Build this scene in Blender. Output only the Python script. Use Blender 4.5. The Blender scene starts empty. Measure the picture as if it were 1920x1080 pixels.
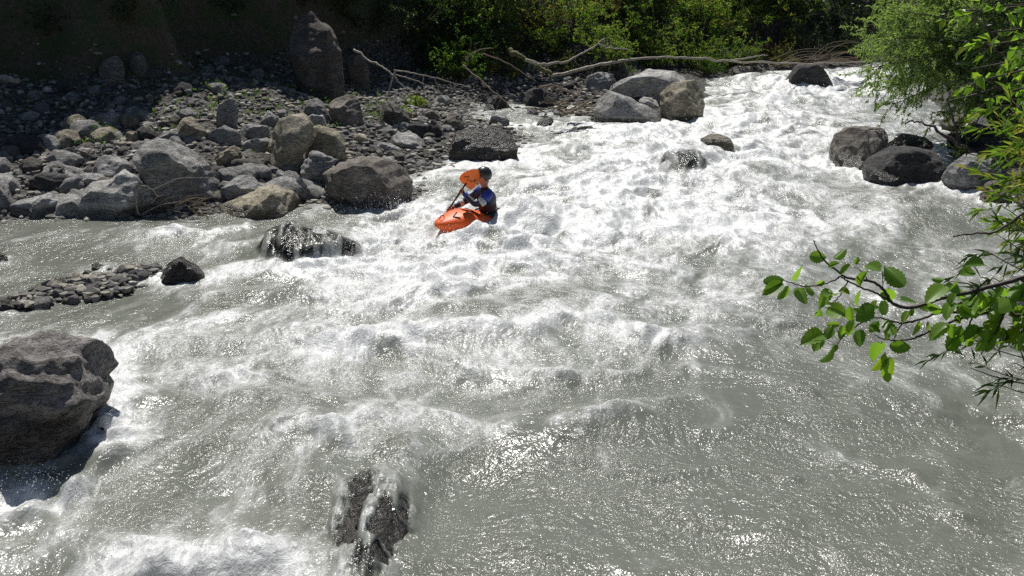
import bpy, math, random, time
import numpy as np
from mathutils import Vector, Matrix
T0 = time.time()
rng = np.random.default_rng(7)
random.seed(7)
sc = bpy.context.scene
COL = sc.collection
PI = math.pi

# ------------------------------------------------------------------ camera geometry
CAM = np.array([0.0, 0.0, 5.0]); F = 2027.0; PITCH = math.atan(635 / F)
cp, sp = math.cos(PITCH), math.sin(PITCH)
def ray(u, v):
    a = (u - 960) / F; b = (540 - v) / F
    d = np.array([a, cp + b * sp, -sp + b * cp])
    return d / d[1]                       # per metre of depth y
def at(u, v, Y):
    return CAM + ray(u, v) * Y

# ------------------------------------------------------------------ noise
_pr = np.random.default_rng(1234)
PERM = _pr.permutation(256).astype(np.int32); PERM = np.concatenate([PERM, PERM, PERM])
G2 = np.stack([np.cos(np.arange(256) * 2 * PI / 256), np.sin(np.arange(256) * 2 * PI / 256)], 1).astype(np.float32)
_g = _pr.normal(size=(256, 3)); G3 = (_g / np.linalg.norm(_g, axis=1)[:, None]).astype(np.float32)
def n2(x, y, seed=0):
    x = np.asarray(x, np.float32) + seed * 17.31; y = np.asarray(y, np.float32) + seed * 9.77
    xi = np.floor(x).astype(np.int32); yi = np.floor(y).astype(np.int32)
    fx = x - xi; fy = y - yi; xi &= 255; yi &= 255
    ux = fx * fx * fx * (fx * (fx * 6 - 15) + 10); uy = fy * fy * fy * (fy * (fy * 6 - 15) + 10)
    def g(ix, iy, dx, dy):
        h = PERM[PERM[ix] + iy] & 255
        return G2[h, 0] * dx + G2[h, 1] * dy
    x1 = (xi + 1) & 255; y1 = (yi + 1) & 255
    a = g(xi, yi, fx, fy); b = g(x1, yi, fx - 1, fy); c = g(xi, y1, fx, fy - 1); d = g(x1, y1, fx - 1, fy - 1)
    return ((a + (b - a) * ux) * (1 - uy) + (c + (d - c) * ux) * uy) * 1.5
def n3(p, seed=0):
    p = np.asarray(p, np.float32) + seed * 13.7
    i = np.floor(p).astype(np.int32); f = p - i; i &= 255
    u = f * f * f * (f * (f * 6 - 15) + 10)
    r = 0
    for cx in (0, 1):
        for cy in (0, 1):
            for cz in (0, 1):
                h = PERM[PERM[PERM[(i[:, 0] + cx) & 255] + ((i[:, 1] + cy) & 255)] + ((i[:, 2] + cz) & 255)]
                gr = G3[h & 255]
                dot = gr[:, 0] * (f[:, 0] - cx) + gr[:, 1] * (f[:, 1] - cy) + gr[:, 2] * (f[:, 2] - cz)
                w = (u[:, 0] if cx else 1 - u[:, 0]) * (u[:, 1] if cy else 1 - u[:, 1]) * (u[:, 2] if cz else 1 - u[:, 2])
                r = r + w * dot
    return r * 1.5
def fbm2(x, y, o=4, seed=0, g=0.5):
    r = 0; a = 1.0; s = 0
    for k in range(o):
        r = r + a * n2(x * 2 ** k, y * 2 ** k, seed + k); s += a; a *= g
    return r / s
def fbm3(p, o=4, seed=0, g=0.5):
    r = 0; a = 1.0; s = 0
    for k in range(o):
        r = r + a * n3(p * 2.0 ** k, seed + k); s += a; a *= g
    return r / s
def sstep(a, b, x):
    t = np.clip((x - a) / (b - a), 0, 1); return t * t * (3 - 2 * t)

# ------------------------------------------------------------------ river plan
SLOPE = 0.02
def zbase(y): return SLOPE * (y - 19.0)
def flat(u, v):
    d = ray(u, v)                          # 5 + d.z*y = SLOPE*(y-19)
    y = (5 + SLOPE * 19) / (SLOPE - d[2])
    return np.array([d[0] * y, y])
shore_px_left = [(-60, 425), (60, 408), (180, 408), (420, 402), (560, 392), (640, 392), (765, 382), (790, 330), (860, 306),
                 (975, 296), (985, 262), (960, 238), (880, 222), (880, 196), (985, 188), (1070, 200), (1130, 232), (1320, 228), (1335, 150), (1440, 140), (1560, 128), (1640, 122)]
LS = [flat(*p) for p in shore_px_left]
RS = [flat(1720, 150), flat(1760, 215), flat(1800, 300), flat(1905, 395)]
poly = [np.array([-26.0, 17.5]), np.array([-14.0, 19.0])] + LS + [np.array([24.0, 52.0]), np.array([30.0, 46.0])] + RS + \
       [np.array([9.9, 17.0]), np.array([8.2, 13.5]), np.array([6.6, 10.0]), np.array([4.6, 6.0]), np.array([3.0, 4.0]), np.array([-1.0, 3.4]), np.array([-12.0, 3.4]), np.array([-26.0, 8.0])]
POLY = np.array(poly)
def river_sd(x, y):
    """signed distance to the river outline: positive on land"""
    x = np.asarray(x, float); y = np.asarray(y, float)
    best = np.full(x.shape, 1e9); inside = np.zeros(x.shape, bool)
    n = len(POLY)
    for i in range(n):
        ax, ay = POLY[i]; bx, by = POLY[(i + 1) % n]
        dx, dy = bx - ax, by - ay
        t = np.clip(((x - ax) * dx + (y - ay) * dy) / (dx * dx + dy * dy), 0, 1)
        best = np.minimum(best, np.hypot(x - ax - t * dx, y - ay - t * dy))
        c = (ay > y) != (by > y)
        with np.errstate(divide='ignore', invalid='ignore'):
            xi = ax + (y - ay) * dx / (dy if dy else 1e-9)
        inside ^= c & (x < xi)
    return np.where(inside, -best, best)
def ground_z(x, y):
    x = np.asarray(x, float); y = np.asarray(y, float)
    s = river_sd(x, y)
    far = y > 12
    leftb = far & (x < 0.474 * y)
    # width of the flat stony margin before the bank steepens
    w = np.where(leftb, 2.4 + 5.2 * sstep(1.0, -5.5, x) * sstep(38, 30, y) + 1.5 * np.exp(-((x + 1) / 2.5) ** 2) * sstep(44, 38, y), 1.2)
    w = w + 0.9 * n2(x / 2.7, y / 2.7, 5)
    lf = sstep(-0.5, -3.5, x) * sstep(44, 36, y)
    steep = np.where(leftb, 1.15 + 2.4 * lf * (0.8 + 0.4 * n2(x / 1.7, y / 1.7, 51)), 0.7)
    s1 = np.maximum(s, 0)
    top = np.where(leftb, 9.0 + 4.5 * lf, 5.0)  # left hill made steeper and taller above the view to cast shade
    h = 0.19 * np.minimum(s1, w) + np.minimum(steep * np.maximum(s1 - w, 0) * sstep(0, 1.6, s1 - w), top) + 0.25 * np.maximum(s1 - w - top / steep, 0)
    near = (y < 12)
    hn = np.minimum(2.6 * s1, 3.1) + 0.05 * s1
    h = np.where(near, hn, h)
    bed = -0.9 * sstep(0, -1.8, s)
    for (u, v, ru, rv) in ((170, 542, 110, 26), (40, 572, 70, 16), (270, 515, 60, 14)):      # the gravel bar
        c = flat(u, v); ry = (flat(u, v - rv)[1] - flat(u, v + rv)[1]) / 2; rx = ru * c[1] / F
        e = ((x - c[0]) / rx) ** 2 + ((y - c[1]) / ry) ** 2
        bed = np.maximum(bed, -0.9 + 0.94 * sstep(2.2, 0.5, e))
    lump = (0.16 * fbm2(x / 1.3, y / 1.3, 4, 21) + 0.6 * fbm2(x / 4.1, y / 4.1, 3, 31) * sstep(0.5, 6, s1)) * sstep(-0.5, 1.0, s)
    lump = lump * np.where(near, 0.3, 1)
    return zbase(y) + h + bed + lump
def G(u, v, dz=0.0):
    """first point of ground or water seen through a pixel of the photograph"""
    d = ray(u, v); ys = np.linspace(6, 75, 1400)
    z = 5 + d[2] * ys; x = d[0] * ys
    g = np.maximum(ground_z(x, ys), zbase(ys)) + dz
    k = np.argmax(z < g)
    if not (z < g).any(): k = len(ys) - 1
    return np.array([x[k], ys[k], z[k]])

# ------------------------------------------------------------------ object helpers
def raw_mesh(name, V, Fc, smooth=True):
    me = bpy.data.meshes.new(name)
    V = np.asarray(V, np.float32); me.vertices.add(len(V)); me.vertices.foreach_set('co', V.ravel())
    Fc = np.asarray(Fc, np.int32); k = Fc.shape[1]; n = len(Fc)
    me.loops.add(n * k); me.loops.foreach_set('vertex_index', Fc.ravel())
    me.polygons.add(n); me.polygons.foreach_set('loop_start', np.arange(0, n * k, k, dtype=np.int32))
    try: me.polygons.foreach_set('loop_total', np.full(n, k, np.int32))
    except Exception: pass
    me.update(calc_edges=True); me.validate()
    me.polygons.foreach_set('use_smooth', np.full(len(me.polygons), smooth, bool))
    return me
def link(name, me, mat=None, parent=None, loc=None):
    o = bpy.data.objects.new(name, me); COL.objects.link(o)
    if mat is not None and me is not None and not me.materials: me.materials.append(mat)
    if parent is not None: o.parent = parent
    if loc is not None: o.location = loc
    return o
def tag(o, label=None, cat=None, group=None, kind=None):
    if label: o['label'] = label
    if cat: o['category'] = cat
    if group: o['group'] = group
    if kind: o['kind'] = kind
    return o
def empty(name, loc=(0, 0, 0), rz=0):
    o = bpy.data.objects.new(name, None); COL.objects.link(o); o.location = loc; o.rotation_euler = (0, 0, rz); o.empty_display_size = 0.1
    return o
def fattr(me, name, arr):
    a = me.attributes.new(name, 'FLOAT', 'POINT'); a.data.foreach_set('value', np.asarray(arr, np.float32))

class MB:
    """collects triangles/quads of one mesh"""
    def __init__(s): s.v = []; s.f = []; s.n = 0
    def add(s, V, Fc):
        V = np.asarray(V, float); Fc = np.asarray(Fc, int)
        if Fc.shape[1] == 3: Fc = np.concatenate([Fc, Fc[:, 2:3]], 1)
        s.v.append(V); s.f.append(Fc + s.n); s.n += len(V)
    def tube(s, pts, r0, r1, sides=6, cap=True):
        pts = np.asarray(pts, float); n = len(pts)
        t = np.gradient(pts, axis=0); t /= np.linalg.norm(t, axis=1)[:, None] + 1e-9
        rr = np.linspace(r0, r1, n) if np.isscalar(r0) else np.asarray(r0)
        up = np.array([0, 0, 1.0]) if abs(t[0][2]) < 0.9 else np.array([1.0, 0, 0])
        a = np.cross(t, up); a /= np.linalg.norm(a, axis=1)[:, None] + 1e-9; b = np.cross(t, a)
        ang = np.arange(sides) * 2 * PI / sides
        V = pts[:, None, :] + rr[:, None, None] * (np.cos(ang)[None, :, None] * a[:, None, :] + np.sin(ang)[None, :, None] * b[:, None, :])
        V = V.reshape(-1, 3)
        i = np.arange(n - 1)[:, None] * sides; j = np.arange(sides)[None, :]; k = (j + 1) % sides
        Q = np.stack([i + j, i + k, i + sides + k, i + sides + j], -1).reshape(-1, 4)
        m = len(V); V = np.concatenate([V, pts[:1], pts[-1:]])
        jj = np.arange(sides); kk = (jj + 1) % sides
        C1 = np.stack([np.full(sides, m), kk, jj, jj], -1); L = (n - 1) * sides
        C2 = np.stack([np.full(sides, m + 1), L + jj, L + kk, L + kk], -1)
        s.add(V, np.concatenate([Q, C1, C2]))
    def build(s, name, mat=None, parent=None, smooth=True, loc=None):
        V = np.concatenate(s.v); Q = np.concatenate(s.f)
        tri = Q[:, 2] == Q[:, 3]
        me = bpy.data.meshes.new(name)
        me.vertices.add(len(V)); me.vertices.foreach_set('co', V.astype(np.float32).ravel())
        q, t = Q[~tri], Q[tri][:, :3]
        li = np.concatenate([q.ravel(), t.ravel()]).astype(np.int32)
        st = np.concatenate([np.arange(len(q)) * 4, len(q) * 4 + np.arange(len(t)) * 3]).astype(np.int32)
        me.loops.add(len(li)); me.loops.foreach_set('vertex_index', li)
        me.polygons.add(len(st)); me.polygons.foreach_set('loop_start', st)
        me.update(calc_edges=True); me.validate()
        me.polygons.foreach_set('use_smooth', np.full(len(me.polygons), smooth, bool))
        return link(name, me, mat, parent, loc)
def spline(pts, n=24):
    """smooth curve through points"""
    P = np.asarray(pts, float)
    if len(P) < 3:
        t = np.linspace(0, 1, n)[:, None]; return P[0] * (1 - t) + P[-1] * t
    P = np.concatenate([[2 * P[0] - P[1]], P, [2 * P[-1] - P[-2]]])
    out = []
    m = len(P) - 3
    for t in np.linspace(0, m - 1e-6, n):
        i = int(t); f = t - i; a, b, c, d = P[i:i + 4]
        out.append(0.5 * ((2 * b) + (-a + c) * f + (2 * a - 5 * b + 4 * c - d) * f * f + (-a + 3 * b - 3 * c + d) * f ** 3))
    return np.array(out)

# ------------------------------------------------------------------ materials
def newmat(name):
    m = bpy.data.materials.new(name); m.use_nodes = True; nt = m.node_tree; nt.nodes.clear()
    out = nt.nodes.new('ShaderNodeOutputMaterial')
    return m, nt, out
def N(nt, t, **kw):
    n = nt.nodes.new(t)
    for k, v in kw.items():
        if k.startswith('i_'): n.inputs[k[2:].replace('_', ' ')].default_value = v
        else: setattr(n, k, v)
    return n
def noise(nt, vec, scale, detail=4, rough=0.55, dist=0.0):
    n = N(nt, 'ShaderNodeTexNoise'); n.inputs['Scale'].default_value = scale; n.inputs['Detail'].default_value = detail
    n.inputs['Roughness'].default_value = rough; n.inputs['Distortion'].default_value = dist
    if vec is not None: nt.links.new(vec, n.inputs['Vector'])
    return n.outputs['Fac']
def mth(nt, op, a, b=None, clamp=False):
    n = N(nt, 'ShaderNodeMath', operation=op, use_clamp=clamp)
    for i, x in enumerate((a, b)):
        if x is None: continue
        if isinstance(x, (int, float)): n.inputs[i].default_value = x
        else: nt.links.new(x, n.inputs[i])
    return n.outputs[0]
def ramp(nt, fac, stops):
    n = N(nt, 'ShaderNodeValToRGB'); cr = n.color_ramp
    while len(cr.elements) < len(stops): cr.elements.new(0.5)
    for e, (p, c) in zip(cr.elements, stops):
        e.position = p; e.color = (c, c, c, 1) if isinstance(c, (int, float)) else (*c, 1)
    nt.links.new(fac, n.inputs[0]); return n.outputs[0]
def mix(nt, fac, a, b, blend='MIX'):
    n = N(nt, 'ShaderNodeMix', data_type='RGBA', blend_type=blend)
    for i, x in ((0, fac), (6, a), (7, b)):
        if isinstance(x, (int, float)): n.inputs[i].default_value = x
        elif isinstance(x, tuple): n.inputs[i].default_value = (*x, 1)
        else: nt.links.new(x, n.inputs[i])
    return n.outputs[2]
def setc(nt, sock, x):
    if isinstance(x, (int, float)): sock.default_value = x
    elif isinstance(x, tuple): sock.default_value = (*x, 1)
    else: nt.links.new(x, sock)
def principled(nt, out, col, rough=0.6, bump=None, bstr=0.3, bdist=0.02, spec=0.5, **kw):
    b = N(nt, 'ShaderNodeBsdfPrincipled')
    setc(nt, b.inputs['Base Color'], col); setc(nt, b.inputs['Roughness'], rough)
    setc(nt, b.inputs['Specular IOR Level'], spec)
    for k, v in kw.items(): setc(nt, b.inputs[k.replace('_', ' ')], v)
    if bump is not None:
        bn = N(nt, 'ShaderNodeBump'); bn.inputs['Strength'].default_value = bstr; bn.inputs['Distance'].default_value = bdist
        nt.links.new(bump, bn.inputs['Height']); nt.links.new(bn.outputs[0], b.inputs['Normal'])
    if out is not None: nt.links.new(b.outputs[0], out.inputs[0])
    return b

def rock_material(name, c0, c1, c2, vein=0.3, gloss=0.0, scale=1.0):
    m, nt, out = newmat(name)
    tc = N(nt, 'ShaderNodeTexCoord').outputs['Object']
    info = N(nt, 'ShaderNodeObjectInfo').outputs['Random']
    off = N(nt, 'ShaderNodeVectorMath', operation='ADD'); nt.links.new(tc, off.inputs[0])
    comb = N(nt, 'ShaderNodeCombineXYZ'); r10 = mth(nt, 'MULTIPLY', info, 37.0)
    nt.links.new(r10, comb.inputs[0]); nt.links.new(r10, comb.inputs[2]); nt.links.new(comb.outputs[0], off.inputs[1])
    v = off.outputs[0]
    a = noise(nt, v, 1.6 * scale, 8, 0.62, 0.4); b = noise(nt, v, 9 * scale, 6, 0.65); f = noise(nt, v, 55 * scale, 3, 0.6)
    col = ramp(nt, a, [(0.3, c0), (0.52, c1), (0.75, c2)])
    col = mix(nt, 0.55, col, ramp(nt, b, [(0.25, 0.45), (0.5, 0.9), (0.75, 1.35)]), 'MULTIPLY')
    col = mix(nt, 0.35, col, ramp(nt, f, [(0.3, 0.6), (0.7, 1.3)]), 'MULTIPLY')
    # bedding: stretched noise gives strata and pale calcite veins
    mp = N(nt, 'ShaderNodeMapping'); mp.inputs['Rotation'].default_value = (0.5, 0.35, 0.2); mp.inputs['Scale'].default_value = (1.2, 1.6, 5)
    nt.links.new(v, mp.inputs[0])
    st = noise(nt, mp.outputs[0], 1.4 * scale, 5, 0.6, 0.6)
    col = mix(nt, 0.5, col, ramp(nt, st, [(0.35, 0.62), (0.6, 1.15)]), 'MULTIPLY')
    cr = ramp(nt, mth(nt, 'ABSOLUTE', mth(nt, 'SUBTRACT', noise(nt, mp.outputs[0], 2.6 * scale, 6, 0.6, 1.4), 0.5)), [(0.0, 0.35), (0.03, 1.0)])
    col = mix(nt, 0.4, col, cr, 'MULTIPLY')
    vn = ramp(nt, mth(nt, 'ABSOLUTE', mth(nt, 'SUBTRACT', noise(nt, v, 1.1 * scale, 4, 0.5, 1.0), 0.5)), [(0.0, 1.0), (0.012, 0.0)])
    col = mix(nt, mth(nt, 'MULTIPLY', vn, vein), col, (0.5, 0.48, 0.44))
    var = mth(nt, 'ADD', mth(nt, 'MULTIPLY', info, 0.5), 0.75)
    cc = N(nt, 'ShaderNodeCombineColor')
    for i in range(3): nt.links.new(var, cc.inputs[i])
    col = mix(nt, 1.0, col, cc.outputs[0], 'MULTIPLY')
    at_ = N(nt, 'ShaderNodeAttribute', attribute_name='wet')
    wet = mth(nt, 'MAXIMUM', at_.outputs['Fac'], gloss)
    wet2 = ramp(nt, mth(nt, 'ADD', wet, mth(nt, 'MULTIPLY', mth(nt, 'SUBTRACT', b, 0.5), 0.7)), [(0.3, 0.0), (0.6, 1.0)])
    col = mix(nt, wet2, col, mix(nt, 1.0, col, (0.42, 0.41, 0.39), 'MULTIPLY'))
    rg = mth(nt, 'SUBTRACT', 0.85, mth(nt, 'MULTIPLY', wet2, 0.52))
    h = mth(nt, 'ADD', mth(nt, 'ADD', mth(nt, 'MULTIPLY', b, 1.0), mth(nt, 'MULTIPLY', f, 0.25)), mth(nt, 'ADD', mth(nt, 'MULTIPLY', st, 0.9), mth(nt, 'MULTIPLY', cr, 0.35)))
    principled(nt, out, col, rg, h, 1.0, 0.06)
    return m
M = {}
M['rock_grey'] = rock_material('grey limestone', (0.19, 0.187, 0.178), (0.34, 0.335, 0.32), (0.5, 0.49, 0.465), 0.5)
M['rock_pale'] = rock_material('pale limestone', (0.3, 0.29, 0.27), (0.46, 0.45, 0.42), (0.6, 0.58, 0.54), 0.3)
M['rock_tan'] = rock_material('tan sandstone', (0.2, 0.17, 0.115), (0.36, 0.32, 0.23), (0.5, 0.45, 0.35), 0.2)
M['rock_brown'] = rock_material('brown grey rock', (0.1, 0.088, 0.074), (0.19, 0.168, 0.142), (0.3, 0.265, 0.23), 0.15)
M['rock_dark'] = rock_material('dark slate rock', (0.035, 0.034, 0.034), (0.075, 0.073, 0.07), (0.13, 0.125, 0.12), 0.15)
M['rock_wet'] = rock_material('wet black rock', (0.05, 0.045, 0.04), (0.1, 0.09, 0.08), (0.17, 0.15, 0.13), 0.1, gloss=0.9)
M['rock_big'] = rock_material('mottled riverside rock', (0.11, 0.1, 0.092), (0.24, 0.22, 0.205), (0.44, 0.41, 0.385), 0.15)

def simple_mat(name, col, rough=0.5, bscale=None, bstr=0.3, var=0.0, **kw):
    m, nt, out = newmat(name)
    c = col; tc = N(nt, 'ShaderNodeTexCoord').outputs['Object']
    if var: c = mix(nt, var, col, ramp(nt, noise(nt, tc, 14, 4), [(0.3, 0.3), (0.7, 1.5)]), 'MULTIPLY')
    principled(nt, out, c, rough, noise(nt, tc, bscale, 4) if bscale else None, bstr, 0.01, **kw)
    return m
def leaf_mat(name, c0, c1, trans=0.45, rough=0.45, brown=None):
    m, nt, out = newmat(name)
    geo = N(nt, 'ShaderNodeNewGeometry'); rpi = geo.outputs['Random Per Island']
    tc = N(nt, 'ShaderNodeTexCoord').outputs['Object']
    a = mth(nt, 'ADD', mth(nt, 'MULTIPLY', rpi, 0.7), mth(nt, 'MULTIPLY', noise(nt, tc, 1.5, 3), 0.6), )
    st = [(0.15, c0), (0.85, c1)]
    if brown: st = [(0.1, c0), (0.8, c1), (0.97, brown)]
    col = ramp(nt, a, st)
    d = N(nt, 'ShaderNodeBsdfPrincipled'); nt.links.new(col, d.inputs['Base Color']); d.inputs['Roughness'].default_value = rough
    d.inputs['Specular IOR Level'].default_value = 0.35
    t = N(nt, 'ShaderNodeBsdfTranslucent'); tcol = mix(nt, 1.0, col, (1.5, 1.6, 0.55), 'MULTIPLY'); nt.links.new(tcol, t.inputs[0])
    s = N(nt, 'ShaderNodeMixShader'); s.inputs[0].default_value = trans
    nt.links.new(d.outputs[0], s.inputs[1]); nt.links.new(t.outputs[0], s.inputs[2]); nt.links.new(s.outputs[0], out.inputs[0])
    return m
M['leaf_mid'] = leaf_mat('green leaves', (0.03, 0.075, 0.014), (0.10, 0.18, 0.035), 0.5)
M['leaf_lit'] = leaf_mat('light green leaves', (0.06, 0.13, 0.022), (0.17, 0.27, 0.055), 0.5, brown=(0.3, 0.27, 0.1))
M['leaf_shaded'] = leaf_mat('shaded green leaves', (0.012, 0.03, 0.008), (0.035, 0.065, 0.015), 0.3)  # lit, mid and dark leaf tones paint in the bank's sun and shade
M['leaf_olive'] = leaf_mat('olive leaves', (0.08, 0.11, 0.025), (0.2, 0.22, 0.06), 0.5, brown=(0.26, 0.17, 0.08))
M['leaf_grey'] = leaf_mat('grey green feathery leaves', (0.13, 0.2, 0.09), (0.27, 0.36, 0.18), 0.5, 0.6)
M['leaf_alder'] = leaf_mat('alder leaves', (0.08, 0.17, 0.022), (0.2, 0.33, 0.06), 0.58, 0.4, brown=(0.22, 0.28, 0.04))
M['leaf_willow'] = leaf_mat('willow leaves', (0.02, 0.05, 0.012), (0.05, 0.095, 0.022), 0.3, 0.4)
M['bark'] = simple_mat('brown bark', (0.09, 0.07, 0.05), 0.8, 30, 0.6, 0.6)
M['twig'] = simple_mat('dark red brown twig', (0.06, 0.04, 0.032), 0.55, 40, 0.4, 0.5)
M['deadwood'] = simple_mat('bleached dead wood', (0.34, 0.3, 0.24), 0.75, 30, 0.6, 0.6)
M['driftwood'] = simple_mat('brown driftwood', (0.2, 0.15, 0.1), 0.75, 30, 0.6, 0.6)
M['mosswood'] = simple_mat('mossy log', (0.1, 0.1, 0.035), 0.85, 25, 0.8, 0.7)

def ground_material():
    m, nt, out = newmat('bank soil and gravel')
    geo = N(nt, 'ShaderNodeNewGeometry'); pos = geo.outputs['Position']
    a = noise(nt, pos, 0.7, 6, 0.6); b = noise(nt, pos, 9, 6, 0.7)
    vor = N(nt, 'ShaderNodeTexVoronoi'); vor.inputs['Scale'].default_value = 11; nt.links.new(pos, vor.inputs['Vector'])
    stone = ramp(nt, vor.outputs['Color'], [(0.2, (0.05, 0.047, 0.042)), (0.8, (0.17, 0.16, 0.145))])
    stone = mix(nt, 0.8, stone, ramp(nt, vor.outputs['Distance'], [(0.3, 1.0), (0.75, 0.25)]), 'MULTIPLY')
    soil = ramp(nt, b, [(0.3, (0.05, 0.038, 0.025)), (0.7, (0.14, 0.11, 0.075))])
    soil = mix(nt, ramp(nt, noise(nt, pos, 1.7, 5, 0.65), [(0.42, 0.0), (0.62, 0.85)]), soil, (0.04, 0.075, 0.02))
    g = N(nt, 'ShaderNodeAttribute', attribute_name='gravel').outputs['Fac']
    fac = ramp(nt, mth(nt, 'ADD', g, mth(nt, 'MULTIPLY', mth(nt, 'SUBTRACT', a, 0.5), 1.2)), [(0.4, 0.0), (0.6, 1.0)])
    col = mix(nt, fac, soil, stone)
    h = mth(nt, 'ADD', b, mth(nt, 'MULTIPLY', mth(nt, 'SUBTRACT', 1.0, vor.outputs['Distance']), 0.8))
    principled(nt, out, col, 0.9, h, 1.0, 0.08)
    return m
M['ground'] = ground_material()

# ================================================================== GROUND
def build_ground():
    xs = np.concatenate([np.linspace(-60, -22, 30)[:-1], np.linspace(-22, 28, 400), np.linspace(28, 70, 30)[1:]])
    ys = np.concatenate([np.linspace(-25, 3, 30)[:-1], np.linspace(3, 16, 70)[:-1], np.linspace(16, 58, 420), np.linspace(58, 130, 30)[1:]])
    X, Y = np.meshgrid(xs, ys); Z = ground_z(X, Y)
    s = river_sd(X, Y)
    nx, ny = len(xs), len(ys)
    i = np.arange(ny - 1)[:, None] * nx + np.arange(nx - 1)[None, :]
    Fc = np.stack([i, i + 1, i + nx + 1, i + nx], -1).reshape(-1, 4)
    me = raw_mesh('ground', np.stack([X, Y, Z], -1).reshape(-1, 3), Fc)
    hh = Z - zbase(Y)
    fattr(me, 'gravel', (sstep(2.6, 0.9, hh) * 0.9 + 0.05).ravel())
    return tag(link('ground', me, M['ground']), kind='structure')
build_ground()

# ================================================================== WATER
def gau(x, y, items):
    r = 0
    for (u, v, ru, rv, a) in items:
        c = flat(u, v); rx = ru * c[1] / F; y0 = flat(u, v + rv)[1]; y1 = flat(u, v - rv)[1]; ry = (y1 - y0) / 2
        sh = c[0] / c[1]                          # patches lean along the line of the flow
        r = r + a * np.exp(-((x - c[0] - sh * (y - c[1])) / rx) ** 2 - ((y - c[1]) / ry) ** 2)
    return r
def segd(x, y, pts):
    P = [flat(*p) for p in pts]; best = np.full(x.shape, 1e9, np.float32)
    for (ax, ay), (bx, by) in zip(P[:-1], P[1:]):
        dx, dy = bx - ax, by - ay
        t = np.clip(((x - ax) * dx + (y - ay) * dy) / (dx * dx + dy * dy), 0, 1)
        best = np.minimum(best, np.hypot(x - ax - t * dx, y - ay - t * dy))
    return best
BUMPS = [  # broad swells: u, v, ru, rv, height
    (575, 472, 150, 34, 0.16), (870, 598, 130, 34, 0.22), (1010, 560, 170, 26, 0.14), (1290, 300, 75, 22, 0.22), (1180, 300, 60, 18, -0.15),
    (740, 550, 95, 22, 0.12), (1430, 330, 60, 16, 0.22), (1120, 330, 70, 14, 0.22), (1240, 350, 90, 10, -0.14), (1400, 240, 110, 14, 0.22),
    (1290, 210, 60, 10, 0.1), (1500, 190, 100, 10, 0.25), (1430, 155, 90, 6, 0.25), (1350, 420, 120, 14, 0.14), (1000, 470, 90, 14, 0.16),
    (40, 930, 110, 34, -0.14), (815, 945, 60, 90, -0.10), (760, 850, 60, 36, 0.10), (300, 1062, 110, 40, 0.18), (470, 1075, 60, 30, 0.14), (440, 930, 110, 60, -0.08), (830, 350, 30, 14, 0.12),
    (1250, 640, 120, 24, 0.12), (1500, 640, 160, 30, -0.06), (1150, 800, 110, 26, 0.1), (900, 720, 120, 30, -0.08), (560, 560, 120, 14, 0.1),
    (900, 455, 70, 12, 0.16), (1005, 406, 60, 14, 0.23), (905, 452, 45, 9, 0.16), (620, 880, 60, 60, 0.06), (150, 548, 130, 24, -0.05), (790, 440, 40, 12, 0.12), (880, 900, 90, 90, -0.12), (1700, 420, 90, 12, 0.05), (320, 440, 120, 8, 0.05),
    (620, 640, 160, 16, 0.1), (250, 640, 90, 26, 0.08), (480, 760, 130, 20, 0.08), (1130, 250, 60, 8, 0.1)]
FOAM = [
    (1400, 240, 260, 90, 0.58), (1550, 150, 150, 30, 0.65), (1150, 320, 200, 60, 0.5), (1150, 400, 330, 45, 0.46), (900, 440, 190, 50, 0.55),
    (700, 430, 60, 40, 0.4), (880, 510, 230, 45, 0.5), (1250, 470, 260, 45, 0.35), (700, 570, 200, 45, 0.28), (720, 650, 260, 30, 0.3), (1030, 590, 230, 30, 0.2),
    (860, 700, 130, 34, 0.25), (800, 770, 90, 30, 0.3), (460, 700, 230, 60, 0.22), (330, 620, 200, 30, 0.2), (560, 825, 130, 50, 0.15), (230, 740, 50, 60, 0.45), (300, 1066, 150, 44, 1.3), (500, 1070, 100, 36, 0.8),
    (50, 928, 110, 30, 1.0), (60, 880, 120, 14, -0.5), (300, 850, 200, 60, 0.12), (1350, 560, 250, 50, 0.16), (1500, 420, 250, 30, 0.3), (1750, 400, 120, 30, -0.15),
    (1250, 640, 120, 22, 0.3), (1180, 780, 90, 26, 0.3), (400, 470, 60, 14, 0.45), (250, 480, 200, 20, 0.05), (200, 420, 260, 14, -0.1), (60, 560, 240, 40, -0.3), (150, 610, 160, 18, -0.15),
    (1400, 900, 420, 230, -0.3), (1650, 600, 260, 120, -0.12), (900, 960, 180, 140, -0.3), (1000, 700, 60, 40, -0.1), (1850, 900, 200, 200, -0.3), (1780, 480, 80, 20, 0.1), (480, 800, 260, 120, -0.12),
    (650, 1070, 30, 40, 0.3), (440, 950, 100, 40, -0.1), (640, 500, 110, 14, 0.35), (1290, 290, 60, 14, -0.35), (1330, 330, 70, 12, -0.1), (820, 600, 60, 16, -0.3), (870, 560, 60, 12, -0.2), (900, 210, 60, 8, 0.1), (880, 250, 60, 20, -0.1),
    (660, 900, 60, 120, -0.25)]
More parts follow.
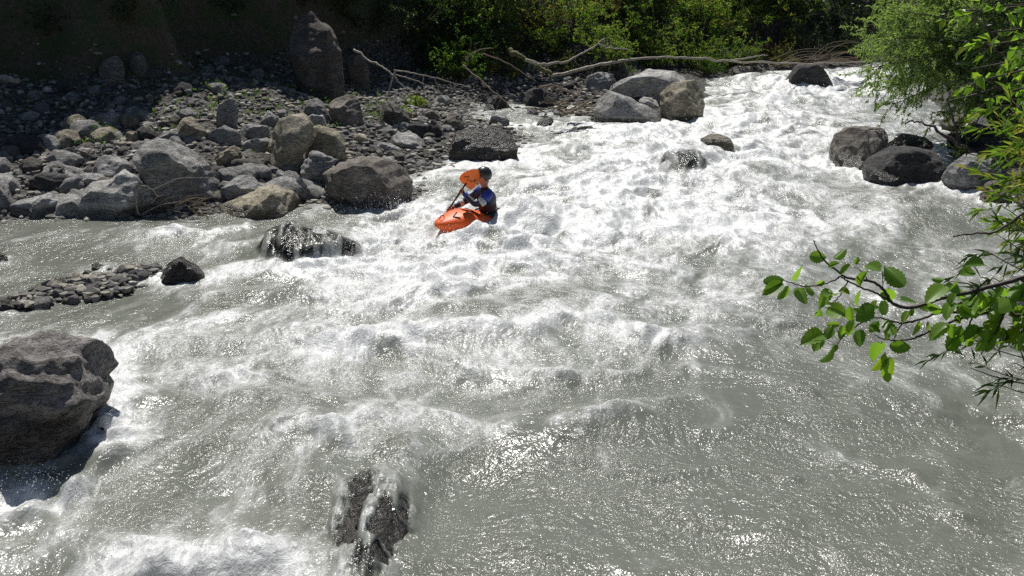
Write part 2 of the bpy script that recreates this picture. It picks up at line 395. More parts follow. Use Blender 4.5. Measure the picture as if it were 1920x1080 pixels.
LINES = [  # breaking crests: points, width m, height m, foam
    ([(600, 655), (760, 640), (900, 632), (1010, 628)], 0.30, 0.10, 0.55), ([(1000, 600), (1120, 618), (1230, 650)], 0.28, 0.10, 0.4),
    ([(1060, 812), (1140, 790), (1240, 755)], 0.22, 0.08, 0.45), ([(640, 545), (730, 525), (800, 535), (850, 560)], 0.3, 0.14, 0.5),
    ([(440, 510), (520, 512), (620, 508), (710, 500)], 0.35, 0.06, 0.6), ([(190, 640), (215, 720), (205, 800), (190, 840)], 0.22, 0.02, 0.6),
    ([(760, 395), (830, 395)], 0.4, 0.08, 0.4), ([(1560, 310), (1640, 335), (1780, 355), (1850, 375)], 0.35, 0.04, 0.5), ([(1460, 165), (1560, 158)], 0.5, 0.08, 0.4),
    ([(1150, 262), (1260, 236), (1330, 228)], 0.5, 0.05, 0.4), ([(790, 345), (860, 316), (985, 305), (1010, 280)], 0.5, 0.05, 0.4), ([(840, 785), (740, 775), (640, 812)], 0.25, 0.06, 0.35),
    ([(380, 735), (460, 705), (520, 715)], 0.2, 0.1, 0.5), ([(520, 820), (590, 805), (650, 835)], 0.2, 0.08, 0.4), ([(10, 985), (110, 940), (215, 865)], 0.18, 0.1, 0.3),
    ([(1240, 300), (1200, 325), (1240, 350)], 0.4, 0.1, 0.4), ([(1290, 690), (1400, 705), (1520, 745)], 0.14, 0.05, 0.3), ([(1020, 700), (1110, 712), (1200, 700)], 0.14, 0.05, 0.25), ([(1240, 900), (1350, 880), (1480, 900)], 0.12, 0.04, 0.22), ([(1620, 560), (1740, 600), (1860, 590)], 0.18, 0.05, 0.3), ([(1560, 860), (1700, 900), (1800, 980)], 0.14, 0.05, 0.25), ([(1400, 275), (1440, 310), (1530, 335)], 0.4, 0.1, 0.4), ([(270, 452), (400, 440), (440, 430)], 0.35, 0.06, 0.4)]
def water_fields(x, y, fine=True):
    x = x.astype(np.float32); y = y.astype(np.float32)
    fx, fy = -0.33, -0.944
    wx = x + 0.7 * n2(x / 3.1, y / 3.1, 3) + 0.25 * n2(x / 0.9, y / 0.9, 4); wy = y + 0.7 * n2(x / 3.3, y / 3.3, 8) + 0.25 * n2(x / 1.0, y / 1.0, 9)
    L = wx * fx + wy * fy; Cc = wx * -fy + wy * fx
    fo = gau(x, y, FOAM)
    calm = sstep(-2.5, -6.5, x) * sstep(14.5, 17.5, y) * sstep(22.5, 21.5, y)
    right = sstep(-0.1, -0.5, gau(x, y, [(1400, 900, 460, 260, -0.7), (900, 1000, 200, 160, -0.6)]))
    R = np.clip(0.62 + 0.55 * np.clip(fo, 0, 1), 0.2, 1.3) * (1 - 0.7 * calm) * (1 - 0.35 * right)
    z = zbase(y) + gau(x, y, BUMPS)
    n_a = n2(L / 1.5, Cc / 2.3, 11); n_b = n2(L / 0.75, Cc / 1.0, 12); n_c = n2(L / 0.36, Cc / 0.42, 13)
    ridge = (1 - 2 * np.abs(n2(L / 1.1, Cc / 1.7, 17))); ridge2 = (1 - 2 * np.abs(n2(L / 0.42, Cc / 0.55, 18)))
    rap = sstep(0.2, 0.62, fo); z = z + 0.11 * n2(L / 2.7, Cc / 3.4, 61) * (1 - 0.6 * calm)
    z = z + rap * (0.12 * n2(wx / 1.1, wy / 1.25, 31) + 0.055 * (0.6 - 2 * np.abs(n2(wx / 0.62, wy / 0.7, 32))) + 0.04 * n2(x / 0.28, y / 0.3, 33))
    z = z + R * (0.13 * n_a + 0.055 * n_b + 0.03 * n_c + 0.055 * ridge + 0.02 * ridge2)
    for pts, w, h, f in LINES:
        d = segd(x, y, pts) + 0.35 * w * n_b
        e = np.exp(-(d / w) ** 2); fo = fo + f * e; z = z + h * e * (1 + n_c)
    crest = 0.5 * n_a + 0.35 * ridge + 0.3 * n_b
    streak = fbm2(Cc / 0.5, L / 1.9, 4, 40, 0.6)
    foam = fo * 0.85 + 0.22 + (0.30 + 0.25 * rap) * crest + (0.7 + 0.35 * rap) * streak + 0.3 * rap * n2(wx / 0.5, wy / 0.9, 35) + 0.25 * ridge2 * np.clip(fo + .3, 0, 1)
    foam = foam - 0.22 * right - 0.2 * calm
    foam = np.clip(foam, 0, 1.4)
    fm = sstep(0.35, 0.85, foam)
    if fine:
        z = z + R * (0.009 * n2(L / 0.17, Cc / 0.22, 14) + 0.003 * n2(L / 0.085, Cc / 0.1, 15))
        bil = 1 - 2 * np.abs(n2(x / 0.16, y / 0.2, 22)); bil2 = 1 - 2 * np.abs(n2(x / 0.075, y / 0.085, 23)); bil0 = 1 - 2 * np.abs(n2(x / 0.4, y / 0.45, 24))
        z = z + fm * R * (0.022 * bil0 + 0.012 * bil + 0.004 * bil2)
    return z, foam, R
def disp(nt):  pass

def water_material():
    m, nt, out = newmat('milky river water')
    geo = N(nt, 'ShaderNodeNewGeometry'); pos = geo.outputs['Position']
    wp = N(nt, 'ShaderNodeTexNoise'); wp.inputs['Scale'].default_value = 0.8; wp.inputs['Detail'].default_value = 3; nt.links.new(pos, wp.inputs['Vector'])
    sc_ = N(nt, 'ShaderNodeVectorMath', operation='SCALE'); sc_.inputs['Scale'].default_value = 0.9; nt.links.new(wp.outputs['Color'], sc_.inputs[0])
    ad = N(nt, 'ShaderNodeVectorMath', operation='ADD'); nt.links.new(pos, ad.inputs[0]); nt.links.new(sc_.outputs[0], ad.inputs[1])
    mp = N(nt, 'ShaderNodeMapping'); mp.inputs['Rotation'].default_value = (0, 0, 0.34); mp.inputs['Scale'].default_value = (1.0, 0.36, 1.0)
    nt.links.new(ad.outputs[0], mp.inputs[0]); fl = mp.outputs[0]
    foam = N(nt, 'ShaderNodeAttribute', attribute_name='foam').outputs['Fac']
    def ridged(vec, scale, det, dist, sharp=0.10):
        return ramp(nt, mth(nt, 'ABSOLUTE', mth(nt, 'SUBTRACT', noise(nt, vec, scale, det, 0.62, dist), 0.5)), [(0.0, 1.0), (sharp * 0.4, 0.55), (sharp, 0.0)])
    r1 = ridged(fl, 3.0, 7, 0.8, 0.16); r2 = ridged(fl, 8.5, 6, 0.6, 0.16); b = noise(nt, pos, 38, 5, 0.75, 0.4); a = noise(nt, fl, 5, 8, 0.7, 0.5)
    pat = mth(nt, 'ADD', mth(nt, 'MULTIPLY', r1, 0.26), mth(nt, 'ADD', mth(nt, 'MULTIPLY', r2, 0.24), mth(nt, 'ADD', mth(nt, 'MULTIPLY', mth(nt, 'SUBTRACT', b, 0.5), 0.8), mth(nt, 'MULTIPLY', mth(nt, 'SUBTRACT', a, 0.5), 1.3))))
    t = mth(nt, 'ADD', foam, pat)
    solid = ramp(nt, mth(nt, 'MULTIPLY', t, 0.7), [(0.36, 0.0), (0.5, 0.15), (0.66, 0.5), (0.86, 1.0)])
    body = mix(nt, ramp(nt, foam, [(0.0, 0.0), (0.9, 1.0)]), (0.138, 0.148, 0.122), (0.30, 0.31, 0.272))
    col = mix(nt, solid, body, (0.66, 0.67, 0.66))
    # glinting wavelets come in patches; they shape the reflections only, the milky body below scatters softly
    patch = ramp(nt, noise(nt, fl, 1.1, 5, 0.6, 0.8), [(0.38, 0.3), (0.66, 1.0)])
    w1 = noise(nt, pos, 11, 2, 0.5, 0.6); w2 = noise(nt, pos, 34, 2, 0.5, 0.3)
    h = mth(nt, 'MULTIPLY', patch, mth(nt, 'ADD', w1, mth(nt, 'MULTIPLY', w2, 0.33)))
    bn = N(nt, 'ShaderNodeBump'); bn.inputs['Strength'].default_value = 1.0; bn.inputs['Distance'].default_value = 0.058; nt.links.new(h, bn.inputs['Height']); nrm = bn.outputs[0]
    bf = N(nt, 'ShaderNodeBump'); bf.inputs['Strength'].default_value = 0.5; bf.inputs['Distance'].default_value = 0.02
    nt.links.new(mth(nt, 'MULTIPLY', solid, mth(nt, 'ADD', b, r2)), bf.inputs['Height'])
    dif = N(nt, 'ShaderNodeBsdfDiffuse'); nt.links.new(col, dif.inputs[0]); nt.links.new(bf.outputs[0], dif.inputs['Normal'])
    gl = N(nt, 'ShaderNodeBsdfGlossy'); gl.inputs[0].default_value = (1, 1, 1, 1); nt.links.new(nrm, gl.inputs['Normal']); nt.links.new(mth(nt, 'ADD', 0.19, mth(nt, 'MULTIPLY', solid, 0.2)), gl.inputs['Roughness'])
    fr = N(nt, 'ShaderNodeFresnel'); fr.inputs[0].default_value = 1.33; nt.links.new(nrm, fr.inputs['Normal'])
    thin = N(nt, 'ShaderNodeAttribute', attribute_name='thin').outputs['Fac']
    tr = N(nt, 'ShaderNodeBsdfTransparent'); tr.inputs[0].default_value = (0.85, 0.9, 0.85, 1)
    base = N(nt, 'ShaderNodeMixShader'); nt.links.new(mth(nt, 'MULTIPLY', thin, mth(nt, 'SUBTRACT', 1.0, mth(nt, 'MULTIPLY', solid, 0.85))), base.inputs[0]); nt.links.new(dif.outputs[0], base.inputs[1]); nt.links.new(tr.outputs[0], base.inputs[2])
    g1 = N(nt, 'ShaderNodeMixShader'); nt.links.new(fr.outputs[0], g1.inputs[0]); nt.links.new(base.outputs[0], g1.inputs[1]); nt.links.new(gl.outputs[0], g1.inputs[2]); nt.links.new(g1.outputs[0], out.inputs[0])
    return m
M['water'] = water_material()
def build_water(nr=1150, nc=1150):
    ys = 4.2 * np.exp(np.linspace(0, math.log(58 / 4.2), nr))
    k = np.linspace(-0.62, 0.62, nc)
    X = ys[:, None] * k[None, :]; Y = np.repeat(ys[:, None], nc, 1)
    z, foam, R = water_fields(X, Y)
    # foam collars and pillows around the stones standing in the river
    hh = z.copy()
    for (cx, cy, rx, ry, zt) in INRIVER:
        e = np.sqrt(((X - cx) / rx) ** 2 + ((Y - cy) / ry) ** 2)
        d = (e - 1) * min(rx, ry) + 0.12 * n2(X / 0.35, Y / 0.35, 77)
        ring = np.exp(-(d / 0.22) ** 2)
        foam = foam + 0.4 * ring; hh = hh + 0.05 * ring * (0.6 + n2(X / 0.2, Y / 0.2, 78))
        up = np.exp(-((X - cx) / rx) ** 2 - ((Y - cy - ry * 1.1) / (0.35 * ry + .1)) ** 2); hh = hh + 0.06 * up
    s = river_sd(X, Y)
    c_ = flat(150, 548); calmbar = np.exp(-((X - c_[0]) / 1.7) ** 2 - ((Y - c_[1]) / 1.3) ** 2); hh = zbase(Y) + (hh - zbase(Y)) * (1 - 0.75 * calmbar)
    hh = hh - 0.25 * sstep(0.4, 1.5, s)
    damp = sstep(0.6, -1.2, s); hh = zbase(Y) + (hh - zbase(Y)) * (0.35 + 0.65 * damp) + 0.01
    hh, foam, thin = veil(X, Y, hh, foam)
    far = 0
    i = np.arange(nr - 1)[:, None] * nc + np.arange(nc - 1)[None, :]
    # leave out the cells that lie well inland, under the bank
    keep = (s[:-1, :-1] < 2.2) & (s[1:, 1:] < 2.2)
    Fc = np.stack([i, i + 1, i + nc + 1, i + nc], -1)[keep]
    used = np.zeros(nr * nc, bool); used[Fc.ravel()] = True
    remap = np.cumsum(used) - 1
    V = np.stack([X, Y, hh], -1).reshape(-1, 3)[used]
    me = raw_mesh('water', V, remap[Fc])
    fattr(me, 'foam', foam.ravel()[used]); fattr(me, 'thin', thin.ravel()[used])
    return tag(link('water', me, M['water']), kind='structure')

# ================================================================== ROCKS
_ico = {}
def ico(sub):
    if sub not in _ico:
        import bmesh
        bm = bmesh.new(); bmesh.ops.create_icosphere(bm, subdivisions=sub, radius=1)
        V = np.array([v.co[:] for v in bm.verts]); Fc = np.array([[v.index for v in f.verts] for f in bm.faces]); bm.free()
        _ico[sub] = (V, Fc)
    return _ico[sub]
INRIVER = []
def rock_shape(sub, outline, dy, seed, facets=9, rough=0.05, layers=0.02):
    """outline: closed polygon (x,z) about the centre; dy: half depth. Facetted, bedded boulder."""
    P, Fc = ico(sub); r = np.random.default_rng(seed)
    O = np.asarray(outline, float)
    th = np.arctan2(P[:, 2], P[:, 0]); rho = np.hypot(P[:, 0], P[:, 2])
    # radial function of the outline
    grid = np.linspace(-PI, PI, 181); R = np.zeros(181)
    for gi, g in enumerate(grid):
        c, s = math.cos(g), math.sin(g); best = 0.0
        for i in range(len(O)):
            a = O[i]; b = O[(i + 1) % len(O)]; e = b - a
            den = c * e[1] - s * e[0]
            if abs(den) < 1e-9: continue
            t = (a[0] * e[1] - a[1] * e[0]) / den; q = (a[0] * s - a[1] * c) / den
            if t > 0 and -1e-6 <= q <= 1 + 1e-6: best = max(best, t)
        R[gi] = best if best > 0 else (R[gi - 1] if gi else 0.1)
    rad = np.interp(th, grid, R)
    k = rho ** 0.72
    size = max(np.ptp(O[:, 0]), np.ptp(O[:, 1]))
    V = np.stack([rad * k * np.cos(th), dy * np.sign(P[:, 1]) * np.abs(P[:, 1]) ** 0.85, rad * k * np.sin(th)], 1)
    for j in range(facets):
        n = np.array([r.normal() * 0.75, -abs(r.normal()) * 0.8 if r.random() < 0.7 else abs(r.normal()) * 0.7, r.normal() * 0.45 + 0.35]); n /= np.linalg.norm(n)
        sup = (V @ n).max(); h = sup * r.uniform(0.66, 0.9)
        ex = V @ n - h
        V = V - np.where(ex > 0, ex * 0.93, 0)[:, None] * n
    q = V / size
    nd = V / (np.linalg.norm(V, axis=1)[:, None] + 1e-9)
    d = rough * size * (fbm3(q * 2.2 + seed, 5, seed % 50, 0.55)) + 0.35 * rough * size * (0.5 - 2 * np.abs(n3(q * 5 + 3, seed % 31)))
    tilt = r.normal(size=3) * 0.35 + np.array([0, 0, 1]); tilt /= np.linalg.norm(tilt)
    bed = (V @ tilt) / size * 9 + 1.2 * n3(q * 2, 3)
    d = d + layers * size * (np.abs((bed % 1.0) - 0.5) - 0.25)
    return V + nd * d[:, None], Fc
def pixel_rock(pts, label, mat, seed, depth=0.75, base=None, sink=0.35, facets=14, rough=0.055, layers=0.02, sub=None, group=None, river=False, name='boulder', cat='boulder', push=0.5, wet=0.14, maxdy=9):
    pts = np.asarray(pts, float)
    vb = pts[:, 1].max() if base is None else base; vt = pts[:, 1].min()
    um = (pts[:, 0].min() + pts[:, 0].max()) / 2
    if river: g = flat(um, vb); g = np.array([g[0], g[1], zbase(g[1])])
    else: g = G(um, vb)
    w = np.ptp(pts[:, 0]) * g[1] / F
    dyh = min(w * 0.5 * depth, maxdy); Yc = g[1] + dyh * push
    W = np.array([at(u, v, Yc) for u, v in pts])
    z0, z1 = W[:, 2].min(), W[:, 2].max(); h = z1 - z0
    low = W[:, 2] < z0 + 0.25 * h
    W[low, 2] -= sink * h + 0.08
    c = np.array([(W[:, 0].min() + W[:, 0].max()) / 2, Yc, (z0 + z1) / 2 - 0.1 * h])
    O = W[:, [0, 2]] - c[[0, 2]]
    if sub is None: sub = 6 if np.ptp(pts[:, 0]) > 100 else (5 if np.ptp(pts[:, 0]) > 40 else 4)
    V, Fc = rock_shape(sub, O, dyh, seed, facets, rough, layers)
    me = raw_mesh(name, V, Fc)
    o = link(name, me, M[mat], loc=tuple(c))
    zw = V[:, 2] + c[2] - zbase(V[:, 1] + c[1])
    if river or (river_sd(c[0], c[1]) < 0.5): fattr(me, 'wet', sstep(wet * 2.2, wet * 0.3, zw))
    tag(o, label, cat, group)
    if river: INRIVER.append((c[0], c[1], w / 2 * 1.0, dyh * 0.95, z1))
    return o
def C1(*p): return [(a / 2.572, b / 2.572) for a, b in p]
def C2(*p): return [(560 + a / 2.572, b / 2.572) for a, b in p]
def C3(*p): return [(1100 + a / 2.341, b / 2.341) for a, b in p]
def C5(*p): return [(a / 2.076, 380 + b / 2.076) for a, b in p]
R_ = pixel_rock
# --- left bank, front row
R_(C1((360,1030),(385,960),(410,890),(520,880),(600,820),(680,825),(740,870),(790,910),(770,950),(700,1000),(620,1040)), 'pale grey wedge shaped boulder at the left waterline with a bare twig in front', 'rock_pale', 1, 0.9, facets=12)
R_(C1((670,750),(700,700),(760,670),(860,680),(960,720),(1030,780),(1070,860),(1080,940),(1020,990),(900,985),(800,950),(700,870)), 'largest pale boulder on the left bank, rough sloping top, behind the wedge shaped boulder', 'rock_pale', 2, 0.9, facets=12, rough=0.07)
R_(C1((1030,1035),(1060,990),(1200,940),(1290,895),(1400,930),(1470,980),(1460,1010),(1300,1030),(1150,1040)), 'low tan slab with wet shining edge at the waterline right of the dry twig heap', 'rock_tan', 3, 0.8, facets=7)
R_(C1((430,800),(490,750),(670,790),(660,820),(560,850),(440,840)), 'low dark grey angular slab between the wedge shaped boulder and the scree', 'rock_grey', 4)
R_(C1((1010,450),(1120,445),(1165,550),(1150,610),(1060,620),(1040,560)), 'bluish grey leaning slab standing at the foot of the dark slope', 'rock_grey', 5, 0.5)
R_(C1((820,620),(850,575),(940,560),(1010,620),(990,665),(890,670),(830,650)), 'yellowish block with a split face behind the largest pale boulder', 'rock_tan', 6)
R_(C1((1150,640),(1180,600),(1290,600),(1300,650),(1200,670)), 'grey flat stone left of the rounded tan boulder, half behind it', 'rock_grey', 61)
R_(C1((1255,590),(1290,530),(1330,535),(1355,580),(1310,620),(1270,620)), 'pale patched stone up behind the rounded tan boulder', 'rock_grey', 62)
R_(C1((1300,640),(1340,580),(1400,555),(1470,555),(1505,600),(1510,690),(1460,740),(1440,810),(1340,815),(1310,770)), 'rounded tan boulder with one straight crack, standing tall above its neighbours', 'rock_tan', 7, 1.0, facets=6, rough=0.035)
R_(C2((20,560),(60,550),(120,555),(145,600),(100,610),(30,590)), 'bright flat stone perched behind the top of the tan boulders', 'rock_pale', 8)
R_(C2((30,610),(100,595),(190,640),(225,700),(222,750),(190,770),(100,735),(30,700)), 'rounded tan boulder leaning against the cracked one on its river side', 'rock_tan', 9, 0.9, facets=6, rough=0.035)
R_(C2((10,740),(60,728),(110,735),(190,775),(130,830),(110,900),(30,880),(5,820)), 'layered grey block behind the left end of the big dark boulder', 'rock_grey', 10, 0.7, layers=0.05)
R_(C2((90,850),(120,810),(180,780),(300,757),(420,770),(500,810),(548,850),(555,900),(530,960),(400,990),(220,995),(130,900)), 'big smooth dark grey boulder on the left shore with white water at its foot', 'rock_brown', 11, 0.8, river=False, facets=6, rough=0.04, layers=0.035)
R_(C2((-10,830),(20,815),(40,900),(30,960),(-15,950)), 'upright grey slab squeezed left of the layered grey block', 'rock_grey', 12)
R_(C1((40,1000),(100,970),(160,955),(230,930),(330,940),(390,950),(380,1020),(200,1040),(60,1040)), 'low rugged grey rock in the corner by the left waterline', 'rock_grey', 13, rough=0.09)
R_(C1((-120,880),(-40,860),(20,890),(70,940),(60,985),(-60,1000),(-130,960)), 'grey rock cut by the left edge of the view above the waterline', 'rock_grey', 14)
R_(C1((1070,870),(1130,850),(1250,850),(1270,890),(1200,930),(1060,970),(1045,940)), 'mid grey stone between the largest pale boulder and the tan slab', 'rock_grey', 15)
R_(C1((1165,820),(1180,785),(1225,775),(1255,800),(1245,830),(1190,832)), 'small smooth rounded cobble lying on stones in front of the cracked tan boulder', 'rock_pale', 16, sink=0.1, name='cobble', cat='stone')
R_(C1((1030,760),(1100,700),(1160,705),(1165,770),(1100,800)), 'flat ochre stone with a smooth top left of the cracked tan boulder', 'rock_tan', 17)
R_(C1((1165,690),(1230,660),(1310,665),(1310,735),(1200,745)), 'flat grey stone above the ochre one, against the cracked tan boulder', 'rock_pale', 18)
R_(C1((1165,760),(1200,735),(1310,745),(1310,800),(1250,785)), 'shaded stone wedged under the flat grey one', 'rock_brown', 19)
R_(C1((1310,850),(1340,815),(1400,840),(1395,900),(1330,895)), 'little angular grey stone under the cracked tan boulder', 'rock_grey', 20)
R_(C1((215,790),(260,778),(310,810),(355,870),(300,885),(260,850)), 'tilted pointed slab with ribbed face left of the low dark slab', 'rock_brown', 21, 0.5, layers=0.06)
R_(C1((130,860),(200,830),(340,850),(350,920),(250,930),(110,930)), 'dark rounded rock half buried behind the rugged corner rock', 'rock_dark', 22)
R_(C1((360,860),(410,825),(520,850),(540,880),(430,890),(370,900)), 'grey streaked rock directly above the wedge shaped boulder', 'rock_grey', 23)
R_(C1((600,655),(620,630),(660,638),(685,680),(650,690),(610,680)), 'small tan pointed stone on the gravel behind the low dark slab', 'rock_tan', 24)
R_(C1((400,760),(380,720),(440,715),(435,780)), 'upright stone chip standing on the gravel by the dark log', 'rock_brown', 25, sub=5)
R_(C1((600,530),(640,502),(690,545),(670,565),(620,560)), 'grey stone lying in the shaded scree left of the leaning slab', 'rock_grey', 26)
R_(C1((760,600),(790,570),(830,580),(820,620),(765,625)), 'brown stone tucked left of the yellowish block', 'rock_brown', 27)
R_(C1((760,650),(830,620),(890,625),(890,670),(780,680)), 'grey slab under the yellowish block, behind the largest pale boulder', 'rock_grey', 28)
R_(C1((1180,900),(1230,880),(1290,890),(1250,930),(1190,930)), 'small grey stone beside the tan slab, landward side', 'rock_grey', 29)
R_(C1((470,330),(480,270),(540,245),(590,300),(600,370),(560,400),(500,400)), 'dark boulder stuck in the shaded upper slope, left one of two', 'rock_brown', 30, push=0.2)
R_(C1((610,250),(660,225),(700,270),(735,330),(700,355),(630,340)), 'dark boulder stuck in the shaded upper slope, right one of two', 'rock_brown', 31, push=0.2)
R_([(543, 60), (552, 25), (583, 12), (612, 30), (636, 65), (650, 110), (655, 160), (630, 182), (570, 175), (548, 130)], 'tall weathered rock outcrop rising against the dark slope above the shore', 'rock_brown', 32, 0.7, facets=7, rough=0.07, push=0.3)  # darker brown rock chosen to paint in the shadow lying on it
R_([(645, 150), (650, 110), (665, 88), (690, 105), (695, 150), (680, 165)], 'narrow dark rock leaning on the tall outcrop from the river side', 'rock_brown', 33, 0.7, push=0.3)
# --- mid left
R_(C2((130,510),(140,470),(180,445),(280,460),(310,520),(330,600),(200,610),(150,560)), 'brown stained boulder below the tall rock outcrop', 'rock_brown', 34)
R_(C2((15,480),(30,455),(60,450),(120,500),(190,570),(150,590),(30,540)), 'long slanting grey slab left of the brown stained boulder', 'rock_grey', 35, 0.5)
R_(C2((370,540),(385,490),(440,485),(490,500),(560,570),(540,600),(430,605),(375,580)), 'brownish sloping boulder next to a green tuft by the small pool', 'rock_brown', 36)
R_(C2((450,660),(470,645),(530,635),(600,670),(620,700),(560,715),(460,700)), 'two toned pale stone on the low gravel between the boulders', 'rock_pale', 37)
R_(C2((690,580),(720,545),(760,530),(790,570),(805,610),(740,622),(690,610)), 'dark pyramid shaped boulder at the side channel', 'rock_brown', 38)
R_(C2((595,560),(620,530),(650,525),(690,545),(660,580),(600,585)), 'round topped stone just landward of the dark pyramid boulder', 'rock_brown', 39)
R_(C2((615,580),(660,575),(720,640),(690,660),(640,640)), 'slanting dark stone in front of the pyramid boulder', 'rock_dark', 40)
R_(C2((520,600),(560,580),(620,590),(650,650),(560,660)), 'low dark stone behind the two toned pale stone', 'rock_dark', 41)
R_(C2((910,590),(930,550),(955,540),(1000,545),(1025,590),(1010,610),(920,612)), 'round grey boulder alone in the mouth of the side channel', 'rock_grey', 42, river=True)
R_(C2((690,690),(720,650),(800,630),(1000,620),(1060,650),(1075,690),(1080,750),(980,765),(830,775),(720,740)), 'large flat black wet rock with a shining top at the edge of the rapid', 'rock_wet', 43, 0.9, river=True, facets=8, wet=0.5)
R_(C2((805,635),(815,605),(850,598),(875,625),(860,642),(815,642)), 'small pale dome stone sitting above the flat black rock', 'rock_grey', 44, name='cobble', cat='stone')
R_(C2((345,700),(380,685),(440,695),(500,720),(490,740),(400,735)), 'low grey flat stone near the pool behind the big dark boulder', 'rock_grey', 45)
R_(C2((650,480),(670,458),(715,458),(740,485),(720,505),(660,505)), 'pale round stone under the fallen dead branches', 'rock_pale', 46)
R_(C2((890,530),(900,505),(930,500),(955,530),(940,547),(900,547)), 'small grey stone behind the round grey boulder of the side channel', 'rock_grey', 47)
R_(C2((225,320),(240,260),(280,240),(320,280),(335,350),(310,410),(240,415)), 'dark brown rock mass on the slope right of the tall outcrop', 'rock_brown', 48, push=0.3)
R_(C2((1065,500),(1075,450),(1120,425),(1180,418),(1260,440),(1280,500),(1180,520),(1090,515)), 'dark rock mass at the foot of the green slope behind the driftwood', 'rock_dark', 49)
R_(C2((240,690),(260,650),(300,640),(335,665),(320,690)), 'greyish brown cobble beside the river side tan boulder', 'rock_tan', 50)
R_(C2((360,780),(400,755),(460,755),(480,790),(420,800)), 'grey stone behind the crown of the big dark boulder', 'rock_grey', 51)
R_(C2((880,490),(940,460),(1010,470),(1010,525),(960,528)), 'shaded rock in the side stream left of the dark rock mass', 'rock_dark', 52)
R_(C2((1130,600),(1160,575),(1240,560),(1235,590),(1180,610)), 'flat dark stone lying in shallow water before the driftwood heap', 'rock_dark', 53, river=True)
R_(C2((1250,640),(1330,615),(1420,605),(1435,630),(1330,645)), 'thin black wet slab barely above the water of the rapid', 'rock_wet', 54, river=True, wet=0.5)
R_(C2((1270,430),(1280,400),(1330,390),(1380,400),(1370,430)), 'dark stone before the green bank left of the driftwood slab', 'rock_dark', 55)
R_(C2((1380,420),(1390,370),(1440,350),(1520,360),(1550,390),(1500,430),(1430,430)), 'grey rounded stone behind the broad boulder by the rapid', 'rock_grey', 56)
R_(C3((30,520),(35,470),(60,415),(100,395),(160,410),(240,450),(300,485),(375,525),(330,540),(120,530)), 'sloping ribbed grey slab with driftwood caught on its shore side', 'rock_grey', 57, 0.6, river=False, layers=0.04, facets=7)
R_(C3((95,400),(110,365),(150,335),(210,315),(270,305),(400,315),(450,345),(400,400),(320,430),(220,425),(130,420)), 'broad pale grey boulder with a domed top behind the ribbed slab', 'rock_pale', 58, 0.7, facets=7)
R_(C3((325,420),(335,385),(370,365),(430,355),(500,352),(522,410),(505,490),(470,530),(380,525),(330,490)), 'blocky light brown boulder standing at the edge of the white rapid', 'rock_tan', 59, 0.9, river=True, facets=8)
R_(C3((218,440),(240,425),(290,430),(325,455),(310,475),(250,465)), 'bluish pale stone squeezed between the ribbed slab and the blocky boulder', 'rock_pale', 60)
R_(C3((860,375),(862,330),(872,290),(900,275),(1010,280),(1070,305),(1092,350),(1050,370),(980,368),(910,388)), 'dark block in midstream far up the river under the fallen trunk', 'rock_dark', 70, 0.8, river=True, facets=10)
R_(C3((484,610),(490,590),(540,583),(590,590),(630,610),(648,640),(600,680),(560,675),(510,640)), 'yellow and brown spotted stone parting the water in midstream', 'rock_tan', 71, 0.7, river=True, wet=0.3)
R_(C3((1045,720),(1050,670),(1100,590),(1150,562),(1220,558),(1310,563),(1345,592),(1320,640),(1220,700),(1140,735),(1060,738)), 'brown grey boulder with flat top and glittering wet foot near the right shore', 'rock_brown', 72, 0.9, river=True, facets=7, wet=0.25)
R_(C3((1300,640),(1330,600),(1400,588),(1490,605),(1545,655),(1500,680),(1330,670)), 'black low rock between the flat topped boulder and the long dark one', 'rock_wet', 73, river=True, wet=0.3)
R_(C3((1218,740),(1235,715),(1260,695),(1350,650),(1420,645),(1520,665),(1618,678),(1600,730),(1560,800),(1400,808),(1290,812),(1240,780)), 'long dark angular boulder with black front at the right shore', 'rock_dark', 74, 0.7, river=True, facets=8, wet=0.25)
R_(C3((1572,800),(1575,740),(1600,690),(1640,670),(1720,668),(1780,685),(1812,740),(1800,800),(1720,835),(1670,848),(1590,840)), 'rounded light grey boulder at the right end of the right shore group', 'rock_grey', 75, 0.95, river=True, facets=5, rough=0.04)
R_(C3((1550,575),(1555,535),(1590,508),(1640,500),(1685,520),(1650,560),(1600,580)), 'small brown rounded rock in the foam under the feathery bush', 'rock_brown', 76, river=True)
R_(C3((1690,870),(1740,815),(1800,775),(1850,790),(1850,835),(1740,875)), 'slanting dark stone leaning on the rounded light grey boulder', 'rock_brown', 77, 0.6, river=True)
R_(C3((1715,885),(1735,850),(1790,838),(1880,845),(1880,890),(1790,898)), 'low pinkish stone glittering at the right waterline', 'rock_brown', 78, river=True, wet=0.1)
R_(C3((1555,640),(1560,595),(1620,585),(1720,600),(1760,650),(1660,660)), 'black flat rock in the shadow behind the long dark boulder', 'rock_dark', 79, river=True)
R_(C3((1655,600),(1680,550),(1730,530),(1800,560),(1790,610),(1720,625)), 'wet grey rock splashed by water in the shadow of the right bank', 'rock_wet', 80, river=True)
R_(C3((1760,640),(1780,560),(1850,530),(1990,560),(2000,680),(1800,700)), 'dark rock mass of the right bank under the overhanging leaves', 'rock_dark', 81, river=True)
R_(C3((525,255),(545,215),(575,196),(625,210),(650,245),(600,268)), 'grey pointed stone in the green bank behind the long pale trunk', 'rock_grey', 82)
R_(C3((620,262),(650,225),(720,215),(760,250),(700,275)), 'brown rock by the rusty shrub at the far end of the green bank', 'rock_brown', 83)
R_(C3((0,385),(10,330),(60,318),(140,330),(110,385)), 'shaded grey rock at the left foot of the broad domed boulder', 'rock_grey', 84)
R_(C3((600,320),(640,290),(720,292),(750,318),(680,335)), 'low brown rock at the far waterline under the long trunk', 'rock_brown', 85)
